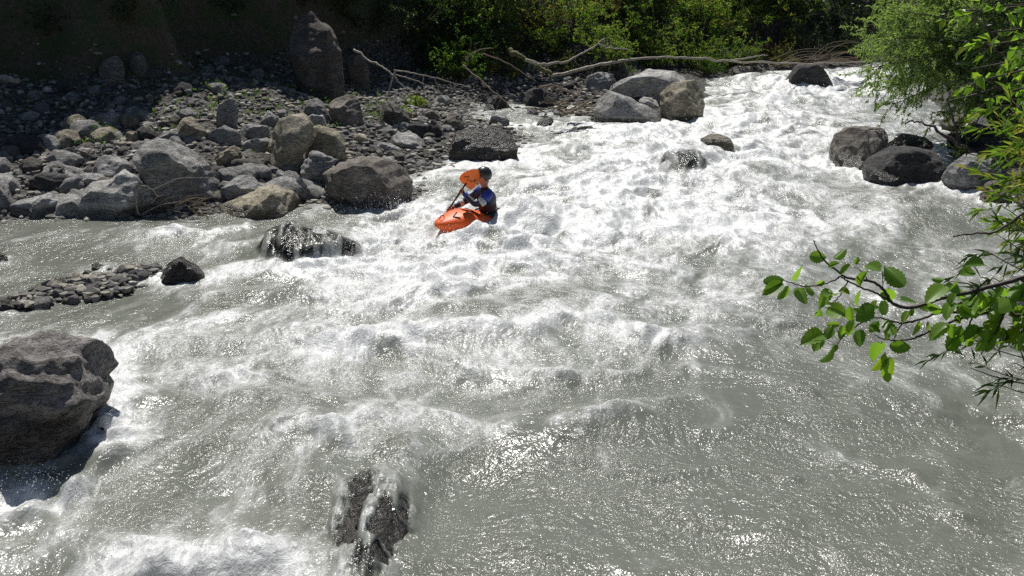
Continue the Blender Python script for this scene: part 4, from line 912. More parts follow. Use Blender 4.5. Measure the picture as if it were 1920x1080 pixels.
# unseen trees added on top of the far bank to throw dappled shade below
for k, (x, y, lab) in enumerate([(13.2, 49.5, 'unseen tree added for shade on top of the bank above the far bend'), (16.8, 50.5, 'unseen tree added for shade above the dark bushes at the far bend'), (3.5, 46.5, 'unseen tree added for shade on top of the bank above the sunlit shrubs'), (-0.8, 40.0, 'unseen tree added for shade at the edge of the shaded slope, above the view'), (9.3, 51.0, 'unseen tree added for shade above the long leaved willows')]):
    bs = np.array([x, y, float(ground_z(x, y)) - 0.1]); r9 = np.random.default_rng(70 + k); sh = []; c0 = bs + np.array([0, 0, 2.2])
    for i in range(16):
        a = r9.uniform(0, 2 * PI); q = r9.uniform(0.6, 2.2); tip = c0 + np.array([q * math.cos(a), q * math.sin(a), r9.uniform(0.6, 4.0)]); sh.append([c0, c0 * 0.5 + tip * 0.5 + np.array([0, 0, 0.4]), tip])
    tree_custom('broadleaf_tree', lab, 'tree', bs, sh, 'leaf_mid', 'bark', 90 + k, twigs=12, leaves=12, ll=0.2, lw=0.13, twl=0.9, stemr=0.06, trunk=[bs, bs + np.array([0.1, 0, 1.2]), c0])

# ---- alder branch in front
def alder():
    r = np.random.default_rng(12)
    root = np.array([3.3, 2.5, float(ground_z(3.3, 2.5)) - 0.1]); e = empty('alder_tree', tuple(root)); S = MB(); T = MB(); Lf = MB()
    D = 3.0
    def cp(x, y, dd=0.0): return at(1380 + x / 2.572, 360 + y / 2.572, D + dd) - root
    head = np.array([3.1, 2.7, 5.2]) - root; knot = np.array([2.2, 2.95, 4.35]) - root
    T.tube(spline([np.array([0, 0, -0.1]), np.array([0.05, 0, 1.1]), head, head + np.array([0.05, -0.1, 1.5])], 16), 0.085, 0.05, 10)
    T.build('trunk', M['bark'], e)
    S.tube(spline([head + np.array([0, 0, -0.6]), knot + np.array([0.3, 0, 0.08]), knot], 10), 0.02, 0.011, 7)
    br = [([knot, cp(1500, 390), cp(1389, 410), cp(1200, 465), cp(1000, 510), (cp(850, 555)), cp(760, 540), cp(710, 470), cp(650, 430), cp(540, 415), cp(480, 375), cp(430, 335), cp(400, 290), cp(375, 233)], 0.008, 0.0016),
          ([cp(760, 540), cp(680, 490), cp(600, 460), cp(540, 430), cp(500, 405)], 0.0035, 0.002), ([cp(500, 410), cp(440, 440), cp(340, 455), cp(290, 445), cp(230, 425)], 0.0026, 0.0012),
          ([knot, cp(1500, 480), cp(1389, 510), cp(1150, 578), cp(1000, 580), cp(900, 610), cp(800, 633), cp(710, 610), cp(650, 603), cp(612, 575)], 0.0065, 0.0012),
          ([knot + np.array([0.1, 0, -0.05]), cp(1500, 560), cp(1300, 570), cp(1080, 610), cp(930, 675), cp(850, 708), cp(760, 715), cp(700, 705), cp(665, 685)], 0.006, 0.0012),
          ([cp(710, 470), cp(707, 430), cp(706, 380)], 0.002, 0.0012), ([cp(640, 430), cp(600, 380), cp(570, 360)], 0.002, 0.001), ([cp(800, 633), cp(770, 690), cp(745, 760)], 0.002, 0.0012),
          ([cp(650, 603), cp(590, 640), cp(520, 690), cp(480, 750)], 0.0024, 0.001), ([cp(540, 430), cp(500, 500), cp(460, 540), cp(430, 560)], 0.002, 0.001), ([cp(620, 600), cp(560, 600), cp(500, 590)], 0.002, 0.001),
          ([cp(1200, 465), cp(1100, 440), cp(1010, 430)], 0.003, 0.001), ([cp(1150, 578), cp(1120, 650), cp(1080, 700)], 0.003, 0.0015), ([cp(1300, 570), cp(1250, 680), cp(1180, 780)], 0.004, 0.0015), ([cp(470, 640), cp(440, 670), cp(420, 690)], .0015, .001)]
    for pts, a, b in br: S.tube(spline(pts, 6 * len(pts)) + r.normal(size=(6 * len(pts), 3)) * 0.0008, a, b, 6)
    S.build('branches', M['twig'], e)
    LV = [(440,315,325,312,0),(470,325,535,270,0),(445,362,500,340,0),(500,400,555,345,0),(570,350,597,312,0),(235,420,120,438,0),(230,440,122,500,0),(255,450,195,522,0),(290,430,328,355,0),(330,460,298,545,1),(330,460,395,480,1),
          (430,430,385,450,0),(450,465,412,545,0),(595,460,608,385,0),(600,470,592,556,1),(700,385,620,335,0),(712,355,805,440,1),(735,460,730,555,1),(470,545,410,540,0),(540,600,410,545,1),(405,560,390,617,0),(555,625,547,545,0),
          (570,610,562,690,1),(600,660,598,752,1),(470,640,440,705,1),(425,685,325,715,1),(420,690,372,775,1),(470,730,442,836,1),(665,545,625,600,1),(700,520,722,600,1),(690,620,640,672,1),(725,610,765,670,1),(705,625,745,712,1),
          (830,570,800,632,0),(790,520,872,540,0),(870,550,945,572,1),(885,620,868,700,1),(930,625,905,672,0),(1000,580,930,560,0),(1025,630,930,695,1),(1090,640,1000,765,1),(705,725,655,770,0),(720,770,645,865,1),(740,790,748,932,2),
          (735,742,850,752,1),(1005,425,937,415,0),(1015,450,922,505,1),(1050,440,985,500,1),(1150,380,1078,400,1),(1200,350,1120,330,1),(1060,480,1010,540,1),(500,640,440,640,0),(520,640,500,720,0),(640,640,700,680,0),(500,470,540,480,0),(340,440,332,425,0),
          (620,600,560,560,0),(640,570,700,560,1),(680,520,640,560,0),(840,600,860,560,0),(480,500,430,480,0)]
    for i in range(84):
        x = r.uniform(1040, 1500); y = r.uniform(470, 760) - max(0, x - 1300) * 0.35 - 30
        LV.append((x, y, x + r.uniform(-85, 30), y + r.uniform(20, 85), 1))
    nt_, nx = 15, 7
    for (x0, y0, x1, y1, big) in LV:
        dd = r.normal() * 0.06
        b = cp(x0, y0, dd * 0.3); t = cp(x1, y1, dd + r.normal() * 0.02); ax = t - b; Ln = np.linalg.norm(ax); ax /= Ln
        Ln *= 0.95; W = min(max(Ln * 0.56, 0.02), 0.047) * (1.1 if big else 0.88)
        view = np.array([-0.25 + r.normal() * 0.55, -0.7, 0.75 + r.normal() * 0.4]); side = np.cross(ax, view); side /= np.linalg.norm(side); nrm = np.cross(side, ax)
        if nrm @ view < 0: nrm = -nrm
        tt = np.linspace(0, 1, nt_)[:, None]; xx = np.linspace(-1, 1, nx)[None, :]
        prof = np.sin(PI * tt ** 0.85) ** 0.62; tooth = 1 + 0.10 * np.where(np.arange(nt_)[:, None] % 2 == 0, 1, -1) * (np.abs(xx) > 0.9)
        roll = r.uniform(0.1, 0.8) * r.choice([1, 1, -1]); bend = r.uniform(-0.1, 0.4)
        px_ = xx * prof * tooth * W / 2 + 0 * tt; py_ = (tt - 0.18 * np.abs(xx) * (1 - tt) * -1 * 0.3) * Ln + 0 * xx
        pz_ = np.abs(xx) * prof * W * roll * 0.5 + 0.010 * Ln * np.cos(2 * PI * (7 * tt - 2.2 * np.abs(xx))) - bend * Ln * tt ** 2
        V = b + side * px_[..., None] + ax * py_[..., None] + nrm * pz_[..., None]
        # hanging petiole keeps each leaf on its twig
        i = np.arange(nt_ - 1)[:, None] * nx + np.arange(nx - 1)[None, :]
        Lf.add(V.reshape(-1, 3), np.stack([i, i + 1, i + nx + 1, i + nx], -1).reshape(-1, 4))
    Lf.build('foliage', M['leaf_alder'], e)
    tag(e, 'alder branch with toothed leaves hanging over the river in front at right', 'tree')
alder()
print('trees', time.time() - T0)

# ================================================================== DEAD WOOD
def wood(name, label, cat, strands, mat, group=None, crook=0.02, sides=7):
    """strands: (pixel points, depth or depths, r0, r1)"""
    mb = MB(); r = np.random.default_rng(len(label)); first = None
    for pts, Y, r0, r1 in strands:
        Ys = np.full(len(pts), Y, float) if np.isscalar(Y) else np.array(Y, float)
        W = np.array([at(u, v, y) for (u, v), y in zip(pts, Ys)]); n = 7 * len(pts); P = spline(W, n); P = P + (fbm3(np.stack([np.arange(n) * 0.31, np.full(n, r.uniform(0, 50)), np.zeros(n)], 1), 3, 3)[:, None] * np.array([0.6, 0.3, 1.0])) * min(0.10, 2.2 * r0)
        if first is None: first = P[0].copy()
        mb.tube(P - first, np.linspace(r0, r1, n) * r.uniform(0.82, 1.2, n), None, sides)
    return tag(mb.build(name, M[mat], loc=tuple(first)), label, cat, group)
Yb = flat(1515, 160)[1]
wood('fallen_log', 'long thin pale trunk lying across the far shore onto the dark midstream block', 'trunk', [([(1030, 141), (1090, 130), (1150, 117), (1205, 108), (1280, 108), (1340, 112), (1400, 117), (1480, 118), (1560, 119), (1645, 114)], np.linspace(34.5, Yb - 0.3, 10), 0.055, 0.022),
    ([(1370, 114), (1410, 107), (1440, 103)], 37.5, 0.03, 0.012), ([(1440, 118), (1450, 135), (1465, 140)], 38.5, 0.02, 0.01), ([(1560, 119), (1600, 122), (1650, 128)], 39.5, 0.022, 0.01), ([(1600, 116), (1625, 128), (1640, 140)], 39.5, 0.018, 0.008)], 'deadwood')
wood('curved_dead_log', 'short curved dead trunk with mossy butt and bleached upturned tip', 'trunk', [([(985, 113), (1010, 119), (1040, 119), (1075, 109), (1110, 90), (1135, 70)], [33.5, 33.6, 33.8, 34, 34.3, 34.6], 0.052, 0.016), ([(1122, 84), (1150, 91), (1182, 93)], 34.3, 0.03, 0.012)], 'deadwood')
wood('mossy_log', 'mossy dark log lying on the slope beside the curved dead trunk', 'log', [([(955, 95), (975, 105), (1010, 125), (1035, 138)], [34.5, 34.2, 34, 33.8], 0.085, 0.06)], 'mosswood')
wood('dead_tree', 'grey dead tree top fallen from the shaded slope with forked bare limbs', 'dead tree', [([(664, 92), (690, 112), (715, 125), (740, 142)], [28.6, 28.4, 28.2, 28.0], 0.032, 0.022), ([(738, 132), (780, 138), (830, 150), (885, 165)], [28, 28, 28.2, 28.4], 0.02, 0.007), ([(738, 138), (775, 150), (800, 160), (832, 178)], 28, 0.017, 0.006), ([(740, 135), (732, 160), (725, 188)], 28, 0.022, 0.008),
    ([(815, 148), (822, 165), (828, 185)], 28.1, 0.01, 0.004), ([(850, 155), (856, 175), (870, 196)], 28.2, 0.012, 0.004), ([(845, 153), (845, 170), (850, 185)], 28.2, 0.01, 0.004), ([(795, 141), (793, 158), (800, 172)], 28.1, 0.01, 0.004), ([(740, 142), (760, 165), (790, 172)], 28, 0.02, 0.008)], 'deadwood')
wood('dead_branch', 'straight bare pole slanting down from the slope to the side channel', 'branch', [([(868, 122), (900, 150), (935, 180), (965, 208)], [31, 30.6, 30.2, 29.9], 0.024, 0.016), ([(935, 180), (920, 200), (905, 210)], 30.2, 0.015, 0.006), ([(940, 184), (930, 205), (925, 215)], 30.1, 0.014, 0.006)], 'driftwood')
wood('dead_branch', 'crooked bleached twig sticking up out of the shrubs above the bare pole', 'branch', [([(875, 112), (885, 100), (905, 92), (925, 90)], 33, 0.025, 0.01), ([(895, 96), (890, 85), (900, 78)], 33, 0.012, 0.006), ([(905, 100), (950, 118), (985, 140), (1005, 152)], 33, 0.02, 0.01)], 'driftwood')
rr = np.random.default_rng(41); ST = []
for i in range(16):
    u, v = rr.uniform(1000, 1075), rr.uniform(186, 212); a = rr.normal() * 0.35; l = rr.uniform(25, 60); ST.append(([(u, v), (u + l / 2 * math.cos(a), v + l / 2 * math.sin(a) + rr.normal() * 2), (u + l * math.cos(a), v + l * math.sin(a))], 29.7 + rr.normal() * 0.25, rr.uniform(0.012, 0.035), 0.01))
ST += [([(1010, 163), (1040, 160), (1060, 170), (1085, 180), (1110, 180)], 29.8, 0.03, 0.015), ([(1050, 218), (1080, 205), (1110, 185), (1118, 170)], 29.4, 0.04, 0.02), ([(1030, 160), (1020, 175), (1022, 190)], 29.8, 0.015, 0.008)]
wood('driftwood_heap', 'tangled heap of grey brown driftwood against the ribbed grey slab', 'driftwood', ST, 'driftwood')
rr = np.random.default_rng(42); ST = []
for i in range(26):
    u, v = rr.uniform(1440, 1560), rr.uniform(112, 126); l = rr.uniform(60, 150); k = rr.uniform(-0.7, 0.1); ST.append(([(u, v), (u + l * 0.4, v - abs(k) * l * 0.45), (u + l * 0.8, v + k * l * 0.5), (min(u + l, 1665), v + k * l * 0.35 + 8)], 39.6 + rr.normal() * 0.3, rr.uniform(0.008, 0.016), 0.004))
wood('bare_brush', 'arching bare brown brushwood tangled on the far end of the long pale trunk', 'brushwood', ST, 'driftwood', sides=5)
rr = np.random.default_rng(43); ST = []; gy = G(320, 398)[1] - 0.2
for i in range(34):
    u, v = rr.uniform(262, 370), rr.uniform(378, 396); a = rr.normal() * 0.5; l = rr.uniform(15, 55); ST.append(([(u, v), (u + l / 2 * math.cos(a), v + l / 2 * math.sin(a) - 4), (u + l * math.cos(a), min(v + l * math.sin(a), 400))], gy + rr.normal() * 0.15, rr.uniform(0.005, 0.012), 0.004))
wood('twig_heap', 'brown heap of matted twigs at the waterline between two pale boulders', 'twigs', ST, 'driftwood', sides=5)
wood('bare_twig', 'pale arched bare twig standing in front of the wedge shaped boulder', 'twig', [([(260, 402), (255, 378), (258, 358), (270, 348), (285, 356), (298, 370)], gy - 0.25, 0.014, 0.006), ([(285, 356), (310, 345), (340, 334), (400, 333)], gy - 0.1, 0.008, 0.004), ([(268, 400), (300, 385), (340, 378)], gy - 0.2, 0.008, 0.004)], 'deadwood')
wood('bare_twig', 'thin pale twig lying across the streaked rock above the wedge shaped boulder', 'twig', [([(125, 342), (150, 332), (180, 329), (215, 331)], 22.6, 0.014, 0.008)], 'deadwood')
g0 = G(80, 300)
wood('dark_log', 'long dark weathered log lying among stones at the left edge', 'log', [([(-60, 272), (0, 272), (60, 286), (110, 300), (158, 312)], [24.2, 24.1, 23.9, 23.7, 23.5], 0.2, 0.13)], 'bark')
wood('broken_log', 'broken log end catching light high on the dark slope at the left edge', 'log', [([(-60, 130), (-10, 141), (34, 153)], [26.6, 26.3, 26.0], 0.09, 0.07)], 'deadwood')
wood('dead_branch', 'dark forked dead branch dipping to the rocks under the feathery bush', 'branch', [([(1850, 300), (1790, 268), (1750, 240), (1720, 228), (1697, 230)], [24, 24.3, 24.6, 25, 25.2], 0.05, 0.015), ([(1800, 270), (1790, 235), (1782, 205), (1775, 190)], 24.4, 0.035, 0.012), ([(1805, 236), (1830, 228), (1838, 212), (1832, 208)], 24.5, 0.025, 0.01), ([(1790, 235), (1815, 236), (1830, 225)], 24.4, 0.02, 0.01)], 'twig')
wood('bare_twig', 'thin dark bare twig reaching left over the water below the willow', 'twig', [([(1960, 380), (1920, 398), (1885, 425), (1840, 438), (1788, 442)], [4.6, 4.5, 4.5, 4.5, 4.5], 0.008, 0.003)], 'twig')
print('wood', time.time() - T0)

# ================================================================== KAYAKER
FW = np.array([-0.8, -0.6, 0.0]); LF = np.array([0.6, -0.8, 0.0]); UP = np.array([0, 0, 1.0])
K0 = at(917, 412, 19.9); K0[2] -= 0.10; KS = 1.12                     # seat, at the level of the water
KROT = math.atan2(FW[1], FW[0])
def paint(name, col, rough=0.35, **kw): return simple_mat(name, col, rough, 60, 0.05, 0.15, **kw)
M['orange'] = paint('orange polyethylene', (0.85, 0.12, 0.01), 0.5)
M['orange_blade'] = paint('orange blade', (0.85, 0.17, 0.01), 0.4)
M['black'] = paint('black plastic', (0.012, 0.012, 0.014), 0.4)
M['helmet'] = paint('dark grey helmet shell', (0.03, 0.033, 0.036), 0.35)
M['navy'] = simple_mat('navy cloth', (0.012, 0.016, 0.04), 0.5, 35, 0.5, 0.3)
M['blue'] = simple_mat('blue cloth', (0.02, 0.045, 0.3), 0.45, 35, 0.4, 0.3)
M['white_cloth'] = simple_mat('light grey cloth', (0.5, 0.52, 0.5), 0.6, 35, 0.4, 0.3)
M['vest'] = simple_mat('dark red black vest', (0.045, 0.012, 0.015), 0.7, 30, 0.5, 0.4)
M['skirt'] = simple_mat('black neoprene', (0.015, 0.015, 0.016), 0.45, 20, 0.5, 0.2)
M['skin'] = simple_mat('skin', (0.4, 0.16, 0.1), 0.5, 50, 0.1, 0.1)
M['eye'] = simple_mat('eye', (0.02, 0.015, 0.01), 0.2)
def hull(x):
    t = np.clip(abs(x) / 1.22, 0, 1)
    w = 0.325 * (1 - t ** 2.6) ** 0.62
    top = 0.2 + (0.07 * np.exp(-((x - 0.62) / 0.4) ** 2) if x > -0.2 else 0.0) - 0.16 * max(0, (-x - 0.5)) 
    bot = -0.13 + 0.20 * t ** 3
    top2 = bot + (top - bot) * (1 - t ** 6) ** 0.4
    return w, top2, bot
def kayak():
    e = empty('kayak', tuple(K0)); e.rotation_euler = (math.radians(-5), math.radians(-5), KROT); e.scale = (KS * 0.9, KS * 1.15, KS * 1.25); e.location.z -= 0.05
    mb = MB(); n, m = 49, 28; xs = 1.22 * np.sin(np.linspace(-PI / 2, PI / 2, n)) ; V = []
    for x in xs:
        w, t, b = hull(x); c = b + (t - b) * 0.5
        for k in range(m):
            a = 2 * PI * k / m; cy, sy = math.cos(a), math.sin(a)
            V.append((x, w * np.sign(cy) * abs(cy) ** 0.75, c + (t - c if sy > 0 else c - b) * np.sign(sy) * abs(sy) ** 0.85))
    i = np.arange(n - 1)[:, None] * m; j = np.arange(m)[None, :]; k = (j + 1) % m
    mb.add(V, np.stack([i + j, i + m + j, i + m + k, i + k], -1).reshape(-1, 4)); mb.build('hull', M['orange'], e)
    a = np.linspace(0, 2 * PI, 40); rim = np.stack([-0.04 + 0.36 * np.cos(a), 0.21 * np.sin(a), 0.208 + 0.022 * np.cos(a)], 1)
    r = MB(); r.tube(rim, 0.012, 0.012, 8); r.build('cockpit_rim', M['black'], e)
    h = MB(); h.tube(spline([(1.04, 0, 0.19), (1.07, 0, 0.215), (1.12, 0, 0.205), (1.14, 0, 0.16)], 10), 0.007, 0.007, 6); h.build('grab_handle', M['black'], e)
    def deck(x, y):
        w, t, b = hull(x); c = b + (t - b) * 0.5; cy = min(abs(y) / w, 1) ** (1 / 0.75); return c + (t - c) * max(1 - cy * cy, 0) ** 0.425 + 0.004
    em = MB()
    for a_, b_ in (((0.80, 0.02), (0.93, 0.09)), ((0.93, 0.09), (0.84, 0.17)), ((0.50, -0.12), (0.44, 0.2))):
        P = [(a_[0] + (b_[0] - a_[0]) * t, a_[1] + (b_[1] - a_[1]) * t) for t in np.linspace(0, 1, 8)]
        em.tube([(x, y, deck(x, y)) for x, y in P], 0.011 if a_[0] > 0.6 else 0.006, 0.009 if a_[0] > 0.6 else 0.006, 5)
    em.build('emblem', M['black'], e)
    tag(e, 'orange whitewater kayak with its bow lifted out of the foam', 'kayak')
kayak()
def skinned(verts, edges, name, mat, parent, sub=2):
    me = bpy.data.meshes.new(name + '_cage'); me.from_pydata([v[:3] for v in verts], edges, []); o = bpy.data.objects.new(name, me); COL.objects.link(o)
    sk = o.modifiers.new('s', 'SKIN'); sk.use_smooth_shade = True
    for i, v in enumerate(verts):
        d = me.skin_vertices[0].data[i]; d.radius = v[3] if isinstance(v[3], tuple) else (v[3], v[3]); d.use_root = (i == 0)
    ss = o.modifiers.new('u', 'SUBSURF'); ss.levels = sub; ss.render_levels = sub
    dg = bpy.context.evaluated_depsgraph_get(); nm = bpy.data.meshes.new_from_object(o.evaluated_get(dg)); bpy.data.objects.remove(o)
    for p in nm.polygons: p.use_smooth = True
    return nm
def person():
    e = None
    V = [(0, 0, .06, .14), (.01, 0, .22, (.13, .12)), (.04, -.005, .40, (.15, .125)), (.06, -.01, .54, (.13, .11)), (.075, -.01, .63, .06), (.09, -.012, .70, .056), (.10, -.014, .775, .085), (.095, -.014, .86, .10), (.09, -.012, .93, .07),
         (.13, .15, .565, .062), (.25, .165, .49, .052), (.36, .13, .42, .043), (.40, -.0, .51, .036), (.44, -.11, .59, .028),
         (-.02, -.18, .56, .062), (.10, -.30, .46, .052), (.21, -.39, .37, .043), (.35, -.42, .31, .036), (.46, -.435, .275, .028),
         (.30, .08, .02, .08), (.30, -.08, .02, .08), (.19, -.035, .77, .018), (.20, -.04, .72, .02)]
    E = [(0, 1), (1, 2), (2, 3), (3, 4), (4, 5), (5, 6), (6, 7), (7, 8), (3, 9), (9, 10), (10, 11), (11, 12), (12, 13), (3, 14), (14, 15), (15, 16), (16, 17), (17, 18), (0, 19), (0, 20), (6, 21), (5, 22)]
    me = skinned(V, E[:-1], 'person', M['skin'], None)
    n = len(me.vertices); co = np.empty(n * 3, np.float32); me.vertices.foreach_get('co', co)
    mb = MB(); fv = []
    for p in me.polygons:
        f = list(p.vertices); fv.append(f if len(f) == 4 else (f + [f[-1]])[:4])
    mb.add(co.reshape(-1, 3), np.array(fv))
    top = np.array([.45, -.16, .62]); low = np.array([.52, -.44, .26]); s = top - low; s /= np.linalg.norm(s)
    for c, wr, sgn in ((top, np.array([.44, -.11, .59]), 1), (low, np.array([.46, -.435, .275]), 1)):
        o = wr - c; o -= s * (o @ s); o /= np.linalg.norm(o); q = np.cross(s, o)
        palm = [wr, wr * 0.4 + (c + o * 0.035) * 0.6, c + o * 0.032]; mb.tube(spline(palm, 6), 0.03, 0.034, 8)
        mb.tube(spline([c + o * 0.032 - s * 0.03, c + o * 0.03, c + o * 0.032 + s * 0.035], 5), 0.024, 0.022, 8)
        for k in range(4):
            ln = [1.0, 1.12, 1.05, 0.82][k]; cc = c + s * (0.034 - k * 0.022)
            mb.tube([cc + (o * math.cos(a) + q * math.sin(a)) * (0.027 + 0.004 * math.cos(a)) for a in np.linspace(0.2, 0.2 + 3.9 * ln, 9)], 0.0105, 0.0075, 6)
        mb.tube([c + s * (0.045 + 0.01 * t) + (o * math.cos(a) - q * math.sin(a)) * 0.029 for t, a in zip(np.linspace(0, 1, 6), np.linspace(0.2, 2.3, 6))], 0.012, 0.009, 6)
    e = mb.build('person', M['skin'], None, loc=tuple(K0)); e.rotation_euler = (0, 0, KROT); e.scale = (KS, KS, KS)
    bpy.data.meshes.remove(me)
    JV = [(0, 0, .10, .155), (.01, 0, .24, (.15, .14)), (.04, -.005, .40, (.175, .15)), (.06, -.01, .53, (.16, .135)), (.078, -.01, .635, .075), (.085, -.012, .675, .066),
          (.13, .16, .565, .088), (.25, .172, .49, .078), (.36, .13, .42, .066), (.40, -.0, .51, .055), (.432, -.085, .57, .042), (-.02, -.19, .56, .088), (.10, -.30, .46, .076), (.21, -.39, .37, .066), (.35, -.42, .31, .052), (.43, -.43, .284, .042)]
    JE = [(0, 1), (1, 2), (2, 3), (3, 4), (4, 5), (3, 6), (6, 7), (7, 8), (8, 9), (9, 10), (3, 11), (11, 12), (12, 13), (13, 14), (14, 15)]
    jm = skinned(JV, JE, 'jacket', M['navy'], e); link('jacket', jm, M['navy'], e)
    vm = skinned([(-.005, 0, .13, .165), (.01, 0, .24, (.165, .152)), (.04, -.005, .38, (.19, .165)), (.055, -.01, .50, (.165, .14))], [(0, 1), (1, 2), (2, 3)], 'life_vest', M['vest'], e); link('life_vest', vm, M['vest'], e)
    for pts, r0, r1, mt, nm in (([(.10, .15, .60), (.17, .175, .545), (.23, .175, .50)], 0.088, 0.086, 'blue', 'shoulder_panel'), ([(.235, .175, .497), (.275, .17, .467), (.30, .158, .45)], 0.087, 0.079, 'white_cloth', 'sleeve_band'),
                                ([(-.03, -.17, .585), (.03, -.24, .53), (.07, -.28, .49)], 0.086, 0.083, 'blue', 'shoulder_panel'), ([(.24, -.395, .357), (.29, -.41, .335), (.32, -.415, .322)], 0.066, 0.06, 'white_cloth', 'sleeve_band'),
                                ([(.41, -.03, .53), (.425, -.07, .56), (.437, -.10, .58)], 0.05, 0.046, 'blue', 'cuff'), ([(.44, -.432, .281), (.465, -.437, .27)], 0.044, 0.04, 'black', 'cuff'),
                                ([(.20, .02, .42), (.205, .035, .5), (.18, .05, .56)], 0.02, 0.016, 'white_cloth', 'vest_strap')):
        b = MB(); P = spline(pts, 8); rr = np.linspace(r0, r1, 8) * np.array([.82, .97, 1, 1.01, 1.01, 1, .97, .82]); b.tube(P, rr, None, 12); b.build(nm, M[mt], e)
    h, Fc = ico(4); H = h * np.array([.142, .118, .135]); cut = -0.02 - 0.075 * (h[:, 0] < 0.15); H[:, 2] = np.maximum(H[:, 2], cut); H = H @ np.array(Matrix.Rotation(math.radians(-20), 3, 'Z').transposed())
    hm = MB(); hm.add(H + np.array([.093, -.013, .875]), Fc); he = hm.build('helmet', M['helmet'], e)
    pk = MB(); a = np.linspace(-1.1, 1.1, 14) - 0.35; pk.tube([(.093 + .15 * math.cos(t), -.013 + .125 * math.sin(t), .86) for t in a], 0.012, 0.012, 6); pk.build('brim', M['black'], he)
    sk = MB(); sp_, _ = ico(3); sk.add(sp_ * np.array([.34, .20, .09]) + np.array([-.04, 0, .19]), _); sk.build('spray_skirt', M['skirt'], e)
    for y in (-.045, .01):
        b = MB(); b.add(ico(2)[0] * 0.011 + np.array([.178, y - .03, .80]), ico(2)[1]); b.build('eye', M['eye'], e)
    b = MB(); b.tube([(.178, -.075, .735), (.187, -.05, .732), (.187, -.03, .735)], 0.007, 0.006, 5); b.build('mouth', M['vest'], e)
    tag(e, 'person in dark helmet and navy jacket sitting in the orange kayak, holding a paddle', 'person')
person()
def paddle():
    top = np.array([.45, -.16, .62]); low = np.array([.52, -.44, .26]); s = top - low; s /= np.linalg.norm(s)
    e = empty('paddle', tuple(K0), KROT); e.scale = (KS, KS, KS); b = MB(); A = top + s * 0.20; B = low - s * 0.45
    b.tube([B, A], 0.0155, 0.0155, 8); b.build('shaft', M['black'], e)
    vw = CAM - (K0 + FW * .4 + UP * .9); vl = np.array([vw @ FW, vw @ LF, vw[2]]); vl /= np.linalg.norm(vl)
    for P, dr, nm in ((top + s * 0.13, s, 1), (B + s * .03, -s, 0)):
        lean = dr + (np.array([-.10, .12, 0.0]) if nm else 0); lean = lean / np.linalg.norm(lean)
        nr = vl - lean * (vl @ lean); nr /= np.linalg.norm(nr); sd = np.cross(lean, nr)
        n, m = 17, 9; V = []
        for i in range(n):
            t = i / (n - 1); w = 0.148 * (math.sin(PI * min(t * 0.93 + 0.07, 1.0) ** 0.72) ** 0.52 if t < 1 else 0.02) if i else 0.02
            for j in range(m):
                x = -1 + 2 * j / (m - 1); V.append(P + lean * (t * 0.40) + sd * (x * w * (1.08 if x < 0 else 0.95)) + nr * (0.03 * (x * x) * (w / .148) + 0.02 * math.sin(PI * t)))
        V = np.array(V); i = np.arange(n - 1)[:, None] * m + np.arange(m - 1)[None, :]; Q = np.stack([i, i + 1, i + m + 1, i + m], -1).reshape(-1, 4)
        bb = MB(); bb.add(V, Q); bb.add(V - nr * 0.008, Q[:, ::-1]); bl = bb.build('blade', M['orange_blade'], e)
        if nm:
            em = MB(); Z = [(-.10, .13), (-.045, .20), (-.03, .12), (.02, .17), (.035, .14), (.085, .25), (.055, .235), (.09, .20)]
            em.tube([P + lean * z + sd * x + nr * (0.03 * (x / .148) ** 2 + 0.02 * math.sin(PI * z / .4) + 0.006) for x, z in Z], 0.0055, 0.004, 5); em.build('emblem', M['black'], bl)
    tag(e, 'paddle with black shaft and round orange blade raised beside the helmet', 'paddle')
paddle()

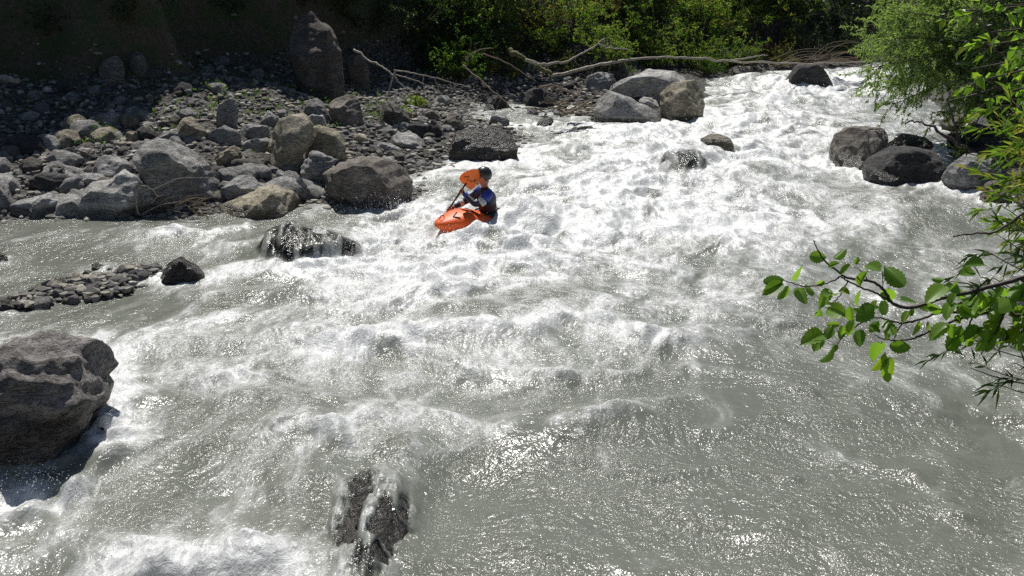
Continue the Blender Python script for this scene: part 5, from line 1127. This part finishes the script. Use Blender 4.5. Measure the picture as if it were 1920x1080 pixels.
# ================================================================== SPRAY
def spray():
    r = np.random.default_rng(19); P0, F0 = ico(1); L = []
    def burst(u, v, ru, rv, n, hgt, s0=0.004, s1=0.011, back=0.0):
        for _ in range(n):
            g = flat(u + r.normal() * ru, v + r.normal() * rv); h = abs(r.normal()) ** 1.3 * hgt
            L.append((g[0], g[1] + back, zbase(g[1]) + 0.05 + h, (s0 + (s1 - s0) * r.random() ** 3)))
    burst(740, 392, 25, 4, 420, 0.13); burst(680, 395, 30, 3, 160, 0.09); burst(850, 460, 35, 8, 420, 0.10); burst(930, 430, 40, 8, 420, 0.12); burst(960, 415, 25, 5, 260, 0.16)
    burst(600, 505, 60, 5, 420, 0.08); burst(700, 480, 25, 14, 350, 0.16); burst(960, 296, 30, 4, 150, 0.1); burst(1290, 330, 60, 6, 250, 0.12); burst(1520, 165, 40, 4, 160, 0.2); burst(1290, 225, 30, 4, 150, 0.15)
    burst(1620, 335, 80, 8, 260, 0.08); burst(210, 790, 14, 40, 300, 0.05, 0.003, 0.007); burst(60, 905, 50, 14, 300, 0.05, 0.003, 0.007); burst(300, 1040, 100, 25, 600, 0.05, 0.002, 0.006); burst(640, 960, 60, 60, 300, 0.05, 0.002, 0.005)
    burst(770, 570, 60, 10, 300, 0.09); burst(1180, 800, 50, 12, 160, 0.05, 0.003, 0.006); burst(1200, 300, 200, 60, 900, 0.12, 0.005, 0.012); burst(1400, 200, 120, 25, 500, 0.14, 0.006, 0.014); burst(900, 610, 160, 30, 500, 0.05)
    A = np.array(L); V = (P0[None] * A[:, 3][:, None, None] * np.array([1, 1, 1.1]) + A[:, None, :3]).reshape(-1, 3); Fc = (F0[None] + (np.arange(len(A)) * len(P0))[:, None, None]).reshape(-1, 3)
    m, nt, out = newmat('water droplets'); principled(nt, out, (0.75, 0.77, 0.77), 0.05)
    tag(link('spray', raw_mesh('spray', V, Fc), m), 'fine white water spray above the breaking water', 'spray', kind='stuff')
spray()

# ================================================================== LIGHT, SKY, CAMERA
SUN_EL = math.radians(60); SUN_AZ = math.radians(-12)     # azimuth from +y, positive towards +x
d = Vector((math.sin(SUN_AZ) * math.cos(SUN_EL), math.cos(SUN_AZ) * math.cos(SUN_EL), math.sin(SUN_EL)))
L = bpy.data.lights.new('sun', 'SUN'); L.energy = 5.0; L.angle = math.radians(0.5); L.color = (1.0, 0.965, 0.91)
lo = bpy.data.objects.new('sun', L); COL.objects.link(lo); lo.rotation_euler = (-d).to_track_quat('-Z', 'Y').to_euler()
w = bpy.data.worlds.new('World'); sc.world = w; w.use_nodes = True
nt = w.node_tree; nt.nodes.clear(); o = nt.nodes.new('ShaderNodeOutputWorld'); bg = nt.nodes.new('ShaderNodeBackground'); sky = nt.nodes.new('ShaderNodeTexSky')
sky.sky_type = 'NISHITA'; sky.sun_disc = False; sky.sun_elevation = SUN_EL; sky.sun_rotation = SUN_AZ; sky.altitude = 1200
nt.links.new(sky.outputs[0], bg.inputs[0]); nt.links.new(bg.outputs[0], o.inputs[0]); bg.inputs[1].default_value = 0.06
cam = bpy.data.cameras.new('camera'); co = bpy.data.objects.new('camera', cam); COL.objects.link(co)
cam.sensor_width = 36; cam.lens = 36 * F / 1920; cam.clip_end = 500; cam.clip_start = 0.05
co.location = tuple(CAM); co.rotation_euler = (PI / 2 - PITCH, 0, 0); sc.camera = co
sc.view_settings.view_transform = 'Standard'; sc.view_settings.look = 'None'; sc.view_settings.exposure = 0.0; sc.view_settings.gamma = 1
sc.cycles.max_bounces = 6; sc.cycles.diffuse_bounces = 3; sc.cycles.glossy_bounces = 2; sc.cycles.transmission_bounces = 2; sc.cycles.transparent_max_bounces = 4
sc.cycles.use_denoising = False
print('script', time.time() - T0)
